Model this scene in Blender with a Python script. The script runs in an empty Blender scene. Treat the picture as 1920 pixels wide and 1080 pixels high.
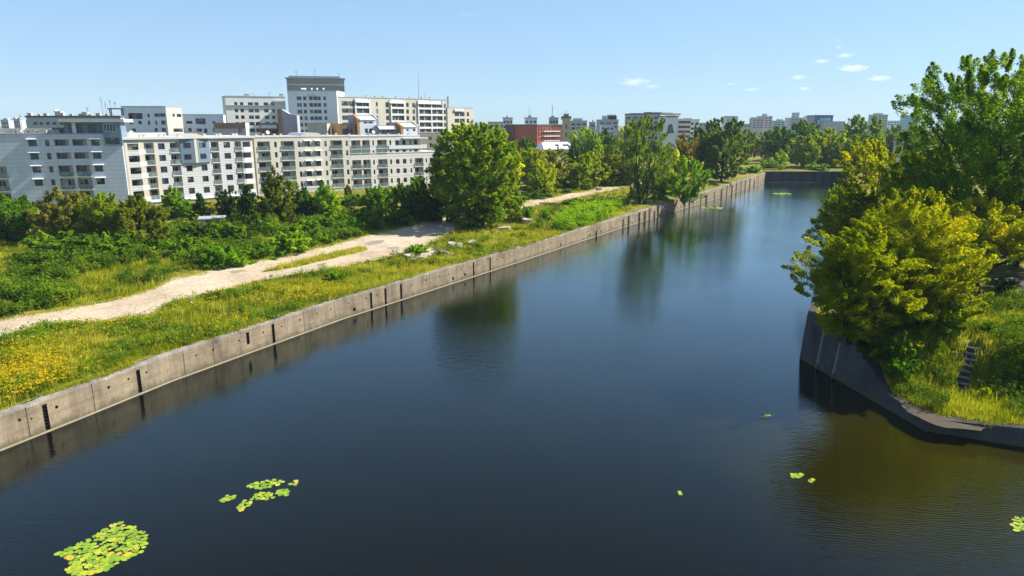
import bpy, math, random
import numpy as np
from mathutils import Vector
from mathutils.geometry import delaunay_2d_cdt

sc = bpy.context.scene
COL = sc.collection
R = math.radians
# ------------------------------------------------------------------ camera maths
F = 1280.0
PITCH = math.atan(308.0 / 1280.0)
CP, SP = math.cos(PITCH), math.sin(PITCH)
CAMZ = 24.0

def ray(u, v):
    yc = (540.0 - v) / F
    return (u - 960.0) / F, CP + yc * SP, -SP + yc * CP

def onz(u, v, z):
    dx, dy, dz = ray(u, v)
    t = (z - CAMZ) / dz
    return dx * t, dy * t

def ztop(v, y):
    yc = (540.0 - v) / F
    return CAMZ + (-SP + yc * CP) / (CP + yc * SP) * y

def zc_of(y, z):
    return y * CP + (CAMZ - z) * SP

def smooth(t):
    t = np.clip(t, 0.0, 1.0)
    return t * t * (3 - 2 * t)

# ------------------------------------------------------------------ the quay lines (plan)
WALL_PX = [(0, 845), (160, 781), (320, 715.5), (640, 599), (980, 489), (1117, 443), (1250, 400), (1344, 371.5), (1434, 341.5)]
WALL = [onz(u, v, 0.0) for u, v in WALL_PX]
d0 = np.array(WALL[0]) - np.array(WALL[1]); d0 /= np.linalg.norm(d0)
WALL = [tuple(np.array(WALL[0]) + d0 * 26)] + WALL
WX = np.array([p[0] for p in WALL]); WY = np.array([p[1] for p in WALL])
YEND = WALL[-1][1]
RB = [(75.0, 30.0)] + [onz(1920, 838, 0), onz(1735, 808, 0), onz(1660, 765, 0), onz(1600, 727, 0), onz(1505, 672, 0)]
RB = RB + [(142.0, YEND)]
RX = np.array([p[0] for p in RB]); RY = np.array([p[1] for p in RB])
RTOP = np.array([1.5, 1.5, 1.05, 1.3, 4.0, 4.7, 4.5])

def wallx(y): return np.interp(y, WY, WX)
def rightx(y): return np.interp(y, RY, RX)
def walltop(y): return np.interp(y, [0, 90, 150, 200, 240, 294], [2.9, 2.8, 2.7, 3.1, 3.6, 4.2])

def gz(x, y):
    x = np.asarray(x, float); y = np.asarray(y, float)
    # left bank
    d = wallx(y) - x
    zl = walltop(y) + 1.4 * smooth((d - 22) / 40.0) * (1 - smooth((y - 190) / 90.0))
    bump = 0.10 * np.sin(x * .31 + y * .17) + 0.08 * np.sin(x * .13 - y * .41 + 2) + .05 * np.sin(x * .9 + y * .7)
    zl = zl + bump * smooth((d - .6) / 3.0)
    # right bank
    q = (x - RX[2]) * .447 + (y - RY[2]) * .894
    q0 = 2.6 + 5.2 * np.clip((x - 32.0) / 8.0, 0, 1)
    zr = 1.1 + 3.5 * smooth((q - q0) / 4.4)
    e = x - rightx(y)
    zr = zr + bump * smooth((e - .8) / 3.0) + 0.0
    mid = (wallx(y) + rightx(y)) * .5
    z = np.where(x < mid, zl, zr)
    far = smooth((y - (YEND - 2)) / 6.0)
    z = z * (1 - far) + (4.35 + bump * .6) * far
    return z

def ong(u, v, off=0.0):
    z = 3.5
    for _ in range(12):
        x, y = onz(u, v, z + off)
        z = float(gz(x, y))
    return x, y, z

# ------------------------------------------------------------------ object helpers
def tag(o, label, cat, group=None):
    o['label'] = label; o['category'] = cat
    if group: o['group'] = group
    return o

def empty(name, loc):
    o = bpy.data.objects.new(name, None); COL.objects.link(o); o.location = loc
    o.empty_display_size = .5
    return o

def thing(name, label, cat, loc, group=None):
    return tag(empty(name, loc), label, cat, group)

class MB:
    def __init__(s): s.v = []; s.f = []; s.m = []
    def quad(s, a, b, c, d, m=0):
        n = len(s.v); s.v += [a, b, c, d]; s.f.append((n, n+1, n+2, n+3)); s.m.append(m)
    def poly(s, pts, m=0):
        n = len(s.v); s.v += list(pts); s.f.append(tuple(range(n, n+len(pts)))); s.m.append(m)
    def prism(s, pts, z0, z1, m=0):
        """plan polygon (ccw) extruded; z0/z1 numbers or per-point lists"""
        k = len(pts); n = len(s.v)
        za = z0 if hasattr(z0, '__len__') else [z0]*k
        zb = z1 if hasattr(z1, '__len__') else [z1]*k
        s.v += [(p[0], p[1], a) for p, a in zip(pts, za)] + [(p[0], p[1], b) for p, b in zip(pts, zb)]
        s.f.append(tuple(n+i for i in reversed(range(k)))); s.m.append(m)
        s.f.append(tuple(n+k+i for i in range(k))); s.m.append(m)
        for i in range(k):
            j = (i+1) % k
            s.f.append((n+i, n+j, n+k+j, n+k+i)); s.m.append(m)
    def hexa(s, c, m=0):
        n = len(s.v); s.v += list(c)
        for q in ((0,3,2,1),(4,5,6,7),(0,1,5,4),(1,2,6,5),(2,3,7,6),(3,0,4,7)):
            s.f.append(tuple(n+i for i in q)); s.m.append(m)
    def box(s, x0, x1, y0, y1, z0, z1, m=0):
        s.hexa([(x0,y0,z0),(x1,y0,z0),(x1,y1,z0),(x0,y1,z0),(x0,y0,z1),(x1,y0,z1),(x1,y1,z1),(x0,y1,z1)], m)
    def tube(s, pts, radii, sides=6, m=0, cap=True):
        pts = [np.array(p, float) for p in pts]; n0 = len(s.v)
        for i, p in enumerate(pts):
            a = pts[min(i+1, len(pts)-1)] - pts[max(i-1, 0)]
            a = a / (np.linalg.norm(a) + 1e-9)
            ref = np.array((1, 0, 0)) if abs(a[0]) < .8 else np.array((0, 1, 0))
            e1 = np.cross(a, ref); e1 /= np.linalg.norm(e1); e2 = np.cross(a, e1)
            for k in range(sides):
                t = 2*math.pi*k/sides
                s.v.append(tuple(p + (e1*math.cos(t) + e2*math.sin(t))*radii[i]))
        for i in range(len(pts)-1):
            for k in range(sides):
                k2 = (k+1) % sides
                s.f.append((n0+i*sides+k, n0+i*sides+k2, n0+(i+1)*sides+k2, n0+(i+1)*sides+k)); s.m.append(m)
        if cap:
            s.f.append(tuple(n0+(len(pts)-1)*sides+k for k in range(sides))); s.m.append(m)
    def mesh(s, name, mats, org=(0,0,0)):
        me = bpy.data.meshes.new(name)
        v = np.array(s.v, float).reshape(-1, 3) - np.array(org, float)
        me.from_pydata(v.tolist(), [], s.f)
        for m in (mats if isinstance(mats, (list, tuple)) else [mats]): me.materials.append(m)
        me.polygons.foreach_set('material_index', s.m)
        me.update()
        return me
    def build(s, name, mats, parent=None):
        org = tuple(parent_loc(parent)) if parent else (0, 0, 0)
        o = bpy.data.objects.new(name, s.mesh(name, mats, org)); COL.objects.link(o)
        if parent: o.parent = parent
        return o

def parent_loc(p):
    v = Vector((0, 0, 0))
    while p is not None:
        v = v + p.location; p = p.parent
    return v

def np_mesh(name, verts, quads, mat, tint=None, origin=(0,0,0)):
    """fast quad mesh: verts (N,3), quads (M,4), tint per vertex"""
    me = bpy.data.meshes.new(name)
    verts = np.ascontiguousarray(verts - np.array(origin), dtype=np.float32)
    k = quads.shape[1]
    me.vertices.add(len(verts)); me.vertices.foreach_set('co', verts.ravel())
    me.loops.add(quads.size); me.loops.foreach_set('vertex_index', np.ascontiguousarray(quads, dtype=np.int32).ravel())
    me.polygons.add(len(quads))
    me.polygons.foreach_set('loop_start', np.arange(0, quads.size, k, dtype=np.int32))
    me.polygons.foreach_set('loop_total', np.full(len(quads), k, dtype=np.int32))
    if tint is not None:
        a = me.attributes.new('tint', 'FLOAT', 'POINT')
        a.data.foreach_set('value', np.ascontiguousarray(tint, dtype=np.float32))
    me.materials.append(mat)
    me.update(calc_edges=True)
    return me

def link(name, me, parent=None, loc=(0,0,0)):
    o = bpy.data.objects.new(name, me); COL.objects.link(o); o.location = loc
    if parent: o.parent = parent
    return o

# ------------------------------------------------------------------ materials
def newmat(name):
    m = bpy.data.materials.new(name); m.use_nodes = True
    nt = m.node_tree; nt.nodes.clear()
    out = nt.nodes.new('ShaderNodeOutputMaterial')
    return m, nt, out

def nd(nt, typ, **kw):
    n = nt.nodes.new(typ)
    for k, v in kw.items():
        if k in n.inputs.keys() if isinstance(k, str) else False: n.inputs[k].default_value = v
        else: setattr(n, k, v)
    return n

def ramp(nt, fac, stops):
    n = nt.nodes.new('ShaderNodeValToRGB'); e = n.color_ramp.elements
    while len(e) < len(stops): e.new(.5)
    for i, (p, c) in enumerate(stops):
        e[i].position = p; e[i].color = (*c, 1) if len(c) == 3 else c
    nt.links.new(fac, n.inputs[0]); return n.outputs[0]

def noise(nt, vec, scale, detail=4, rough=.6, out='Fac'):
    n = nt.nodes.new('ShaderNodeTexNoise'); n.inputs['Scale'].default_value = scale
    n.inputs['Detail'].default_value = detail; n.inputs['Roughness'].default_value = rough
    if vec is not None: nt.links.new(vec, n.inputs['Vector'])
    return n.outputs[out]

def math_(nt, op, a, b=None, c=None):
    n = nt.nodes.new('ShaderNodeMath'); n.operation = op
    for i, x in enumerate((a, b, c)):
        if x is None: continue
        if isinstance(x, (int, float)): n.inputs[i].default_value = x
        else: nt.links.new(x, n.inputs[i])
    return n.outputs[0]

def mixc(nt, fac, a, b, mode='MIX'):
    n = nt.nodes.new('ShaderNodeMix'); n.data_type = 'RGBA'; n.blend_type = mode
    for s, x in ((n.inputs[0], fac), (n.inputs[6], a), (n.inputs[7], b)):
        if isinstance(x, (int, float)): s.default_value = x
        elif isinstance(x, tuple): s.default_value = (*x, 1) if len(x) == 3 else x
        else: nt.links.new(x, s)
    return n.outputs[2]

def scaled(nt, vec, s):
    n = nt.nodes.new('ShaderNodeVectorMath'); n.operation = 'MULTIPLY'
    nt.links.new(vec, n.inputs[0]); n.inputs[1].default_value = s
    return n.outputs[0]

def pos(nt): return nt.nodes.new('ShaderNodeNewGeometry').outputs['Position']

def princ(nt, out, col, rough=.8, spec=.3, normal=None, metal=0.0, ior=None):
    b = nt.nodes.new('ShaderNodeBsdfPrincipled')
    if isinstance(col, tuple): b.inputs['Base Color'].default_value = (*col, 1)
    else: nt.links.new(col, b.inputs['Base Color'])
    if isinstance(rough, (int, float)): b.inputs['Roughness'].default_value = rough
    else: nt.links.new(rough, b.inputs['Roughness'])
    b.inputs['Specular IOR Level'].default_value = spec
    b.inputs['Metallic'].default_value = metal
    if ior: b.inputs['IOR'].default_value = ior
    if normal is not None: nt.links.new(normal, b.inputs['Normal'])
    nt.links.new(b.outputs[0], out.inputs[0]); return b

def plain(name, col, rough=.8, var=.18, scale=.6, spec=.25, metal=0.0, streak=True):
    m, nt, out = newmat(name)
    p = pos(nt)
    n1 = noise(nt, scaled(nt, p, (1, 1, .35 if streak else 1)), scale, 6, .65)
    f = ramp(nt, n1, [(.25, (1-var,)*3), (.75, (1+var*.6,)*3)])
    c = mixc(nt, 1.0, (*col,), f, 'MULTIPLY')
    princ(nt, out, c, rough, spec, metal=metal)
    return m

def render_wall(name, col, groove=None, gcol=None, panel=None):
    """render/plaster: faint weather streaks, optional horizontal grooves every `groove` m"""
    m, nt, out = newmat(name); p = pos(nt)
    n1 = noise(nt, scaled(nt, p, (1, 1, .22)), .35, 6, .65)
    n2 = noise(nt, scaled(nt, p, (1, 1, .12)), 1.9, 4, .6)
    f = ramp(nt, n1, [(.25, (.86, .86, .87)), (.7, (1.04, 1.03, 1.02))])
    c = mixc(nt, 1.0, col, f, 'MULTIPLY')
    f2 = ramp(nt, n2, [(.3, (.9, .9, .9)), (.62, (1, 1, 1))])
    c = mixc(nt, .7, c, f2, 'MULTIPLY')
    if groove:
        sx = nt.nodes.new('ShaderNodeSeparateXYZ'); nt.links.new(p, sx.inputs[0])
        w = math_(nt, 'FRACT', math_(nt, 'DIVIDE', sx.outputs[2], groove))
        g = math_(nt, 'LESS_THAN', w, .16)
        c = mixc(nt, g, c, gcol)
    princ(nt, out, c, .85, .2)
    return m

def glass_mat(name, col, rough=.06, spec=.6):
    m, nt, out = newmat(name); p = pos(nt)
    f = ramp(nt, noise(nt, p, .55, 2), [(.35, (.6,)*3), (.65, (1.3,)*3)])
    princ(nt, out, mixc(nt, 1.0, col, f, 'MULTIPLY'), rough, spec)
    return m

def leafmat(name, A, B, C, trans=.5):
    m, nt, out = newmat(name)
    at = nt.nodes.new('ShaderNodeAttribute'); at.attribute_name = 'tint'
    c = ramp(nt, at.outputs['Fac'], [(.0, A), (.62, B), (1.0, C)])
    d = nt.nodes.new('ShaderNodeBsdfDiffuse'); nt.links.new(c, d.inputs[0])
    t = nt.nodes.new('ShaderNodeBsdfTranslucent')
    nt.links.new(mixc(nt, 1.0, c, (1.45, 1.45, .45), 'MULTIPLY'), t.inputs[0])
    mx = nt.nodes.new('ShaderNodeMixShader'); mx.inputs[0].default_value = trans
    nt.links.new(d.outputs[0], mx.inputs[1]); nt.links.new(t.outputs[0], mx.inputs[2])
    nt.links.new(mx.outputs[0], out.inputs[0])
    return m

PAL = {
 'green': ((0.037,0.097,0.009), (0.118,0.224,0.012), (0.241,0.330,0.017)),
 'yellow': ((0.132,0.198,0.009), (0.336,0.396,0.013), (0.528,0.504,0.016)),
 'maple': ((.090,.150,.006), (.345,.370,.010), (.640,.520,.012)),
 'poplar': ((0.066,0.138,0.013), (0.186,0.306,0.019), (0.360,0.408,0.022)),
 'olive': ((0.088,0.119,0.014), (0.222,0.250,0.022), (0.372,0.336,0.026)),
 'brown': ((0.116,0.123,0.023), (0.253,0.247,0.044), (0.391,0.351,0.063)),
 'dark':   ((.020,.052,.008), (.050,.100,.011), (.100,.160,.014)),
 'blue':   ((.058,.118,.034), (.125,.195,.044), (.190,.250,.048)),
 'rust':   ((.120,.102,.017), (.220,.168,.024), (.310,.255,.026)),
 'bright': ((0.099,0.209,0.010), (0.218,0.364,0.013), (0.370,0.448,0.016)),
 'big': ((0.055,0.121,0.010), (0.169,0.280,0.016), (0.520,0.507,0.016)),
 'willow': ((0.094,0.160,0.024), (0.193,0.275,0.033), (0.319,0.352,0.035)),
 'lemon': ((.140,.200,.006), (.405,.410,.010), (.690,.560,.012)),
}
LM = {k: leafmat('leaf_'+k, *v) for k, v in PAL.items()}

def bark(name, col):
    m, nt, out = newmat(name); p = pos(nt)
    f = ramp(nt, noise(nt, scaled(nt, p, (3, 3, .6)), 2.0, 5), [(.3, (.5,)*3), (.7, (1.3,)*3)])
    princ(nt, out, mixc(nt, 1.0, col, f, 'MULTIPLY'), .95, .1)
    return m
BARK = bark('bark', (.055, .045, .034))
# ------------------------------------------------------------------ facades
class Facade:
    def __init__(s, P0, P1):
        s.P = np.array(P0, float)[:2]; e = np.array(P1, float)[:2] - s.P
        s.L = np.linalg.norm(e); s.d = e / s.L
        n = np.array((s.d[1], -s.d[0]))
        if np.dot(n, -s.P) < 0: n = -n
        s.n = n
    def w(s, a, z, o=0.0):
        p = s.P + s.d*a + s.n*o
        return (float(p[0]), float(p[1]), float(z))
    def sz(s, u, v):
        dx, dy, dz = ray(u, v)
        t = np.dot(s.P, s.n) / (dx*s.n[0] + dy*s.n[1])
        p = np.array((dx*t, dy*t)) - s.P
        return float(np.dot(p, s.d)), CAMZ + dz*t
    def box(s, mb, a0, a1, z0, z1, o0, o1, m=0):
        W = s.w
        mb.hexa([W(a0,z0,o1), W(a1,z0,o1), W(a1,z0,o0), W(a0,z0,o0), W(a0,z1,o1), W(a1,z1,o1), W(a1,z1,o0), W(a0,z1,o0)], m)
    def wall(s, mb, a0, a1, z0, z1, ops, m=0, sides=None, back=False, top=None):
        """front skin at o=0 with real openings. ops: (a0,a1,z0,z1,depth,closed,mat_back)"""
        W = s.w
        ops = [o for o in ops if o[0] >= a0+.02 and o[1] <= a1-.02 and o[2] >= z0+.02 and o[3] <= z1-.02]
        ca = sorted(set([a0, a1] + [o[0] for o in ops] + [o[1] for o in ops]))
        cz = sorted(set([z0, z1] + [o[2] for o in ops] + [o[3] for o in ops]))
        for j in range(len(cz)-1):
            zc = (cz[j]+cz[j+1])/2; run = None
            for i in range(len(ca)-1):
                ac = (ca[i]+ca[i+1])/2
                hole = any(o[0] < ac < o[1] and o[2] < zc < o[3] for o in ops)
                if hole:
                    if run is not None: mb.quad(W(run,cz[j]), W(ca[i],cz[j]), W(ca[i],cz[j+1]), W(run,cz[j+1]), m); run = None
                elif run is None: run = ca[i]
            if run is not None: mb.quad(W(run,cz[j]), W(a1,cz[j]), W(a1,cz[j+1]), W(run,cz[j+1]), m)
        for o in ops:
            b0, b1, y0, y1, dp = o[:5]; mm = o[6] if len(o) > 6 else m
            mb.quad(W(b0,y0), W(b0,y0,-dp), W(b0,y1,-dp), W(b0,y1), mm)
            mb.quad(W(b1,y0,-dp), W(b1,y0), W(b1,y1), W(b1,y1,-dp), mm)
            mb.quad(W(b0,y0), W(b1,y0), W(b1,y0,-dp), W(b0,y0,-dp), mm)
            mb.quad(W(b0,y1,-dp), W(b1,y1,-dp), W(b1,y1), W(b0,y1), mm)
            if o[5]: mb.quad(W(b0,y0,-dp), W(b1,y0,-dp), W(b1,y1,-dp), W(b0,y1,-dp), mm)
        if sides:
            D = sides
            mb.quad(W(a0,z0,-D), W(a0,z0), W(a0,z1), W(a0,z1,-D), m)
            mb.quad(W(a1,z0), W(a1,z0,-D), W(a1,z1,-D), W(a1,z1), m)
            mb.quad(W(a1,z0,-D), W(a0,z0,-D), W(a0,z1,-D), W(a1,z1,-D), m)
            mb.quad(W(a0,z1), W(a1,z1), W(a1,z1,-D), W(a0,z1,-D), m)

def plan(u, Zc, z=18.0):
    return ((u-960.0)/F*Zc, (Zc - (CAMZ-z)*SP)/CP)

MT = {}
MT['white'] = plain('white_paint', (.60,.61,.62), .6, .06)
MT['dframe'] = plain('dark_frame', (.05,.045,.045), .5, .1)
MT['wframe'] = plain('white_frame', (.7,.7,.7), .5, .06)
MT['glass'] = glass_mat('window_glass', (.022,.026,.032))
MT['glass_blue'] = glass_mat('window_glass_blue', (.035,.055,.09))
MT['glass_curtain'] = glass_mat('window_curtained', (.17,.165,.15), .15)
MT['rail_glass'] = glass_mat('railing_glass', (.12,.17,.17), .12, .5)
MT['rail_metal'] = plain('railing_metal', (.35,.36,.37), .45, .1)
MT['roof'] = plain('roof_felt', (.30,.30,.31), .9, .25)
MT['roof_light'] = plain('roof_light', (.48,.48,.475), .8, .12)
MT['zinc'] = plain('zinc', (.40,.42,.44), .4, .12, metal=.3)
MT['loggia'] = plain('loggia_plaster', (.50,.46,.40), .85, .12)
MT['plinth'] = plain('plinth_concrete', (.33,.31,.28), .9, .25, 1.0)
MT['greywhite'] = render_wall('grey_white_render', (.49,.54,.61), 1.0, (.38,.42,.48))
MT['striped'] = render_wall('striped_white_render', (.50,.505,.515), .62, (.27,.275,.285))
MT['cream'] = render_wall('cream_render', (.55,.525,.455))
MT['palewhite'] = render_wall('pale_white_render', (.62,.60,.56))
MT['palestrip'] = render_wall('pale_striped_render', (.62,.60,.56), 1.55, (.46,.44,.42))
MT['beige'] = render_wall('beige_render', (.56,.49,.39))
MT['bluepanel'] = plain('blue_grey_panel', (.14,.20,.27), .5, .12)
MT['bluewhite'] = render_wall('cool_white_render', (.70,.73,.76))
MT['oldwhite'] = render_wall('old_white_render', (.72,.71,.68))
MT['creamold'] = render_wall('old_cream_render', (.50,.47,.40))
MT['taupe'] = render_wall('taupe_cladding', (.33,.30,.25))
MT['brown'] = render_wall('brown_cladding', (.30,.19,.12))
MT['pink'] = render_wall('pink_grey_render', (.52,.45,.43))
MT['mauve'] = render_wall('mauve_grey_render', (.34,.32,.35))
MT['tan'] = render_wall('tan_render', (.58,.44,.30))
MT['orange'] = render_wall('orange_render', (.42,.23,.08))
MT['olivegrey'] = render_wall('olive_grey_cladding', (.27,.26,.22))
MT['brick'] = render_wall('orange_red_brick', (.40,.11,.065))
MT['darkbrick'] = render_wall('dark_red_brick', (.16,.06,.045))
MT['yellow'] = render_wall('yellow_render', (.44,.37,.21))
MT['darkgrey'] = plain('dark_grey', (.12,.125,.13), .7, .2)
MT['navy'] = plain('navy_glass', (.03,.06,.13), .2, .2, spec=.6)
MT['cyan'] = plain('cyan_glass', (.12,.36,.46), .2, .15, spec=.6)
MT['grey'] = render_wall('mid_grey_render', (.40,.41,.42))
MT['rust_iron'] = plain('rusty_iron', (.045,.035,.03), .8, .3, 3)
MT['plant'] = plain('balcony_plants', (.05,.10,.015), .9, .5, 6)

WINMATS = [MT['dframe'], MT['glass'], MT['glass_curtain'], MT['glass_blue'], MT['wframe']]
rw = random.Random(5)

def window_part(fa, root, a0, a1, z0, z1, o, name='window', frame=0, mull=None, glass=None):
    """framed window: ring, mullions and panes, set at offset o"""
    mb = MB(); t = .07
    B = lambda *q: fa.box(mb, *q)
    B(a0, a1, z0, z0+t, o, o+.06, frame); B(a0, a1, z1-t, z1, o, o+.06, frame)
    B(a0, a0+t, z0+t, z1-t, o, o+.06, frame); B(a1-t, a1, z0+t, z1-t, o, o+.06, frame)
    n = mull if mull is not None else (1 if a1-a0 < 1.1 else 2 if a1-a0 < 2.4 else 3 if a1-a0 < 4 else int((a1-a0)/1.2))
    st = (a1-a0)/n
    for i in range(n):
        x0, x1 = a0+i*st, a0+(i+1)*st
        if i: B(x0-.035, x0+.035, z0+t, z1-t, o, o+.055, frame)
        g = glass if glass is not None else rw.choices([1, 2, 3], [.62, .2, .18])[0]
        if g == 2 and rw.random() < .5:   # half drawn blind
            zm = z0 + (z1-z0)*rw.uniform(.35, .75)
            mb.quad(fa.w(x0,z0,o+.02), fa.w(x1,z0,o+.02), fa.w(x1,zm,o+.02), fa.w(x0,zm,o+.02), 1)
            mb.quad(fa.w(x0,zm,o+.02), fa.w(x1,zm,o+.02), fa.w(x1,z1,o+.02), fa.w(x0,z1,o+.02), 2)
        else:
            mb.quad(fa.w(x0,z0,o+.02), fa.w(x1,z0,o+.02), fa.w(x1,z1,o+.02), fa.w(x0,z1,o+.02), g)
    return mb.build(name, WINMATS, root)

def railing_part(fa, root, a0, a1, z0, o=0.06, name='balcony_railing', solid=None):
    mb = MB()
    fa.box(mb, a0-.12, a1+.12, z0-.16, z0+.0, o-.10, o+.16, 2)
    if solid is not None:
        fa.box(mb, a0-.05, a1+.05, z0, z0+1.05, o, o+.12, 0)
        return mb.build(name, [solid, solid, MT['white']], root)
    n = max(1, round((a1-a0)/1.1)); st = (a1-a0)/n
    for i in range(n):
        fa.box(mb, a0+i*st+.05, a0+(i+1)*st-.05, z0+.1, z0+.95, o+.04, o+.06, 0)
    for i in range(n+1):
        fa.box(mb, a0+i*st-.03, a0+i*st+.03, z0, z0+1.05, o+.07, o+.11, 1)
    fa.box(mb, a0, a1, z0+1.03, z0+1.09, o, o+.12, 1)
    return mb.build(name, [MT['rail_glass'], MT['rail_metal'], MT['white']], root)

def awning_part(fa, root, a0, a1, z, dep=.75, name='window_hood'):
    mb = MB(); W = fa.w
    mb.hexa([W(a0,z-.16,dep), W(a1,z-.16,dep), W(a1,z-.02,.005), W(a0,z-.02,.005), W(a0,z-.06,dep), W(a1,z-.06,dep), W(a1,z+.10,.005), W(a0,z+.10,.005)])
    return mb.build(name, MT['white'], root)

def roof_part(fa, root, a0, a1, z, D, over=.25, th=.3, mat='roof_light', name='roof'):
    mb = MB()
    fa.box(mb, a0-over, a1+over, z+.003, z+th, -D-over, over, 0)
    return mb.build(name, MT[mat], root)

def building(name, label, A, B, vtop, z0, D, wall, cols=(), rows=None, rects=(), roof='roof_light', over=.25, th=.3,
             group=None, frame=0, hw=1.5, ground_row=True, uref=None, zA=18.0, cat='building', roofz=None, backmat='loggia'):
    """A,B = (u, Zc) plan ends of the facade.  rows=(uref, v_top_first, v_top_last, n)"""
    fa = Facade(plan(*A, zA), plan(*B, zA))
    zt = fa.sz(uref if uref is not None else (A[0]+B[0])/2, vtop)[1]
    root = thing(name, label, cat, fa.w(fa.L/2, z0), group)
    ops = []; todo = []
    if rows:
        ur, v0, v1, n = rows
        zr0 = fa.sz(ur, v0)[1]; zr1 = fa.sz(ur, v1)[1]; sp = (zr0-zr1)/max(1, n-1)
        for c in cols:
            typ, u0, u1 = c[:3]; only = c[3] if len(c) > 3 else range(n)
            a0, a1 = fa.sz(u0, v0)[0], fa.sz(u1, v0)[0]
            for k in only:
                zt_ = zr0 - sp*k
                if typ in ('w', 'n', 'wa'):
                    z_ = zt_ - hw
                    ops.append((a0, a1, z_, zt_, .16, False)); todo.append((typ, a0, a1, z_, zt_, k))
                elif typ == 'l':
                    z_ = zt_ + .15 - 2.62*sp/3.0
                    ops.append((a0, a1, z_, zt_+.15, 1.25, True, 1)); todo.append(('l', a0, a1, z_, zt_+.15, k))
                elif typ == 'p':
                    z_ = zt_ + .1 - 1.5
                    ops.append((a0, a1, z_, zt_+.1, 1.25, True, 1)); todo.append(('p', a0, a1, z_, zt_+.1, k))
                elif typ == 'b':
                    z_ = zt_ - hw
                    todo.append(('b', a0, a1, z_, zt_, k))
    for r in rects:
        a0, zt_ = fa.sz(r[0], r[2]); a1, z_ = fa.sz(r[1], r[3])
        z_ = fa.sz(r[0], r[3])[1]
        ops.append((a0, a1, z_, zt_, .16, False)); todo.append((r[4] if len(r) > 4 else 'w', a0, a1, z_, zt_, 0))
    ops.sort()
    mb = MB(); fa.wall(mb, 0, fa.L, z0, zt, ops, 0, sides=D)
    mb.build('wall', [MT[wall], MT[backmat]], root)
    for typ, a0, a1, z_, zt_, k in todo:
        if not (a0 >= .02 and a1 <= fa.L-.02 and z_ >= z0+.02 and zt_ <= zt-.02) and typ != 'b': continue
        if typ in ('w', 'n', 'wa'):
            window_part(fa, root, a0, a1, z_, zt_, -.155, frame=frame)
            if typ == 'wa': awning_part(fa, root, a0-.25, a1+.35, zt_+.25)
        elif typ in ('l', 'p'):
            w = a1-a0; left = rw.random() < .7
            b0 = a0+.06 if left else a0+w*.38; b1 = a0+w*.64 if left else a1-.06
            if w < 2.2: b0, b1 = a0+.1, a1-.25
            lo = z_+.08 if typ == 'l' else z_+.02
            window_part(fa, root, b0, b1, lo, zt_-.28, -1.24, name='balcony_window', frame=rw.choice((0, 0, 4)))
            if typ == 'l': railing_part(fa, root, a0, a1, z_+.02)
        elif typ == 'b':
            railing_part(fa, root, a0, a1, z_-.9, .9, name='balcony_parapet', solid=MT['white'])
    if roof: roof_part(fa, root, 0, fa.L, zt, D, over, th, roof)
    return fa, root, zt

def roof_bits(fa, root, zt, D, spots):
    """vents, antennas and dishes standing on a roof; spots: (kind, frac, back, size)"""
    for kind, fr, bk, s in spots:
        mb = MB(); a = fr*fa.L; z = zt
        if kind == 'vent':
            fa.box(mb, a-s*.6, a+s*.6, z-.1, z+s, -bk-s*.5, -bk+s*.5)
            fa.box(mb, a-s*.7, a+s*.7, z+s, z+s*1.15, -bk-s*.6, -bk+s*.6)
            mb.build('roof_vent', MT['loggia'], root)
        elif kind == 'antenna':
            mb.tube([fa.w(a, z-.1, -bk), fa.w(a, z+s, -bk)], [.06, .035], 5)
            for q in (.7, .8, .9): fa.box(mb, a-.5*(1.6-q), a+.5*(1.6-q), z+s*q-.03, z+s*q+.03, -bk-.03, -bk+.03)
            mb.build('antenna', MT['darkgrey'], root)
        elif kind == 'dish':
            c = np.array(fa.w(a, z+s*.9, -bk)); n = 12
            mb.tube([fa.w(a, z-.1, -bk), tuple(c)], [.05, .05], 5)
            ax = np.array((.55, -.75, .35)); ax /= np.linalg.norm(ax)
            e1 = np.cross(ax, (0, 0, 1)); e1 /= np.linalg.norm(e1); e2 = np.cross(ax, e1)
            ring = [tuple(c + ax*.16*s + (e1*math.cos(2*math.pi*i/n)+e2*math.sin(2*math.pi*i/n))*s*.5) for i in range(n)]
            for i in range(n): mb.poly([tuple(c), ring[i], ring[(i+1) % n]])
            mb.build('satellite_dish', MT['white'], root)
        elif kind == 'mast':
            mb.tube([fa.w(a, z-.2, -bk), fa.w(a, z+s, -bk)], [.22, .06], 6)
            mb.build('mast', MT['zinc'], root)

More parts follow.
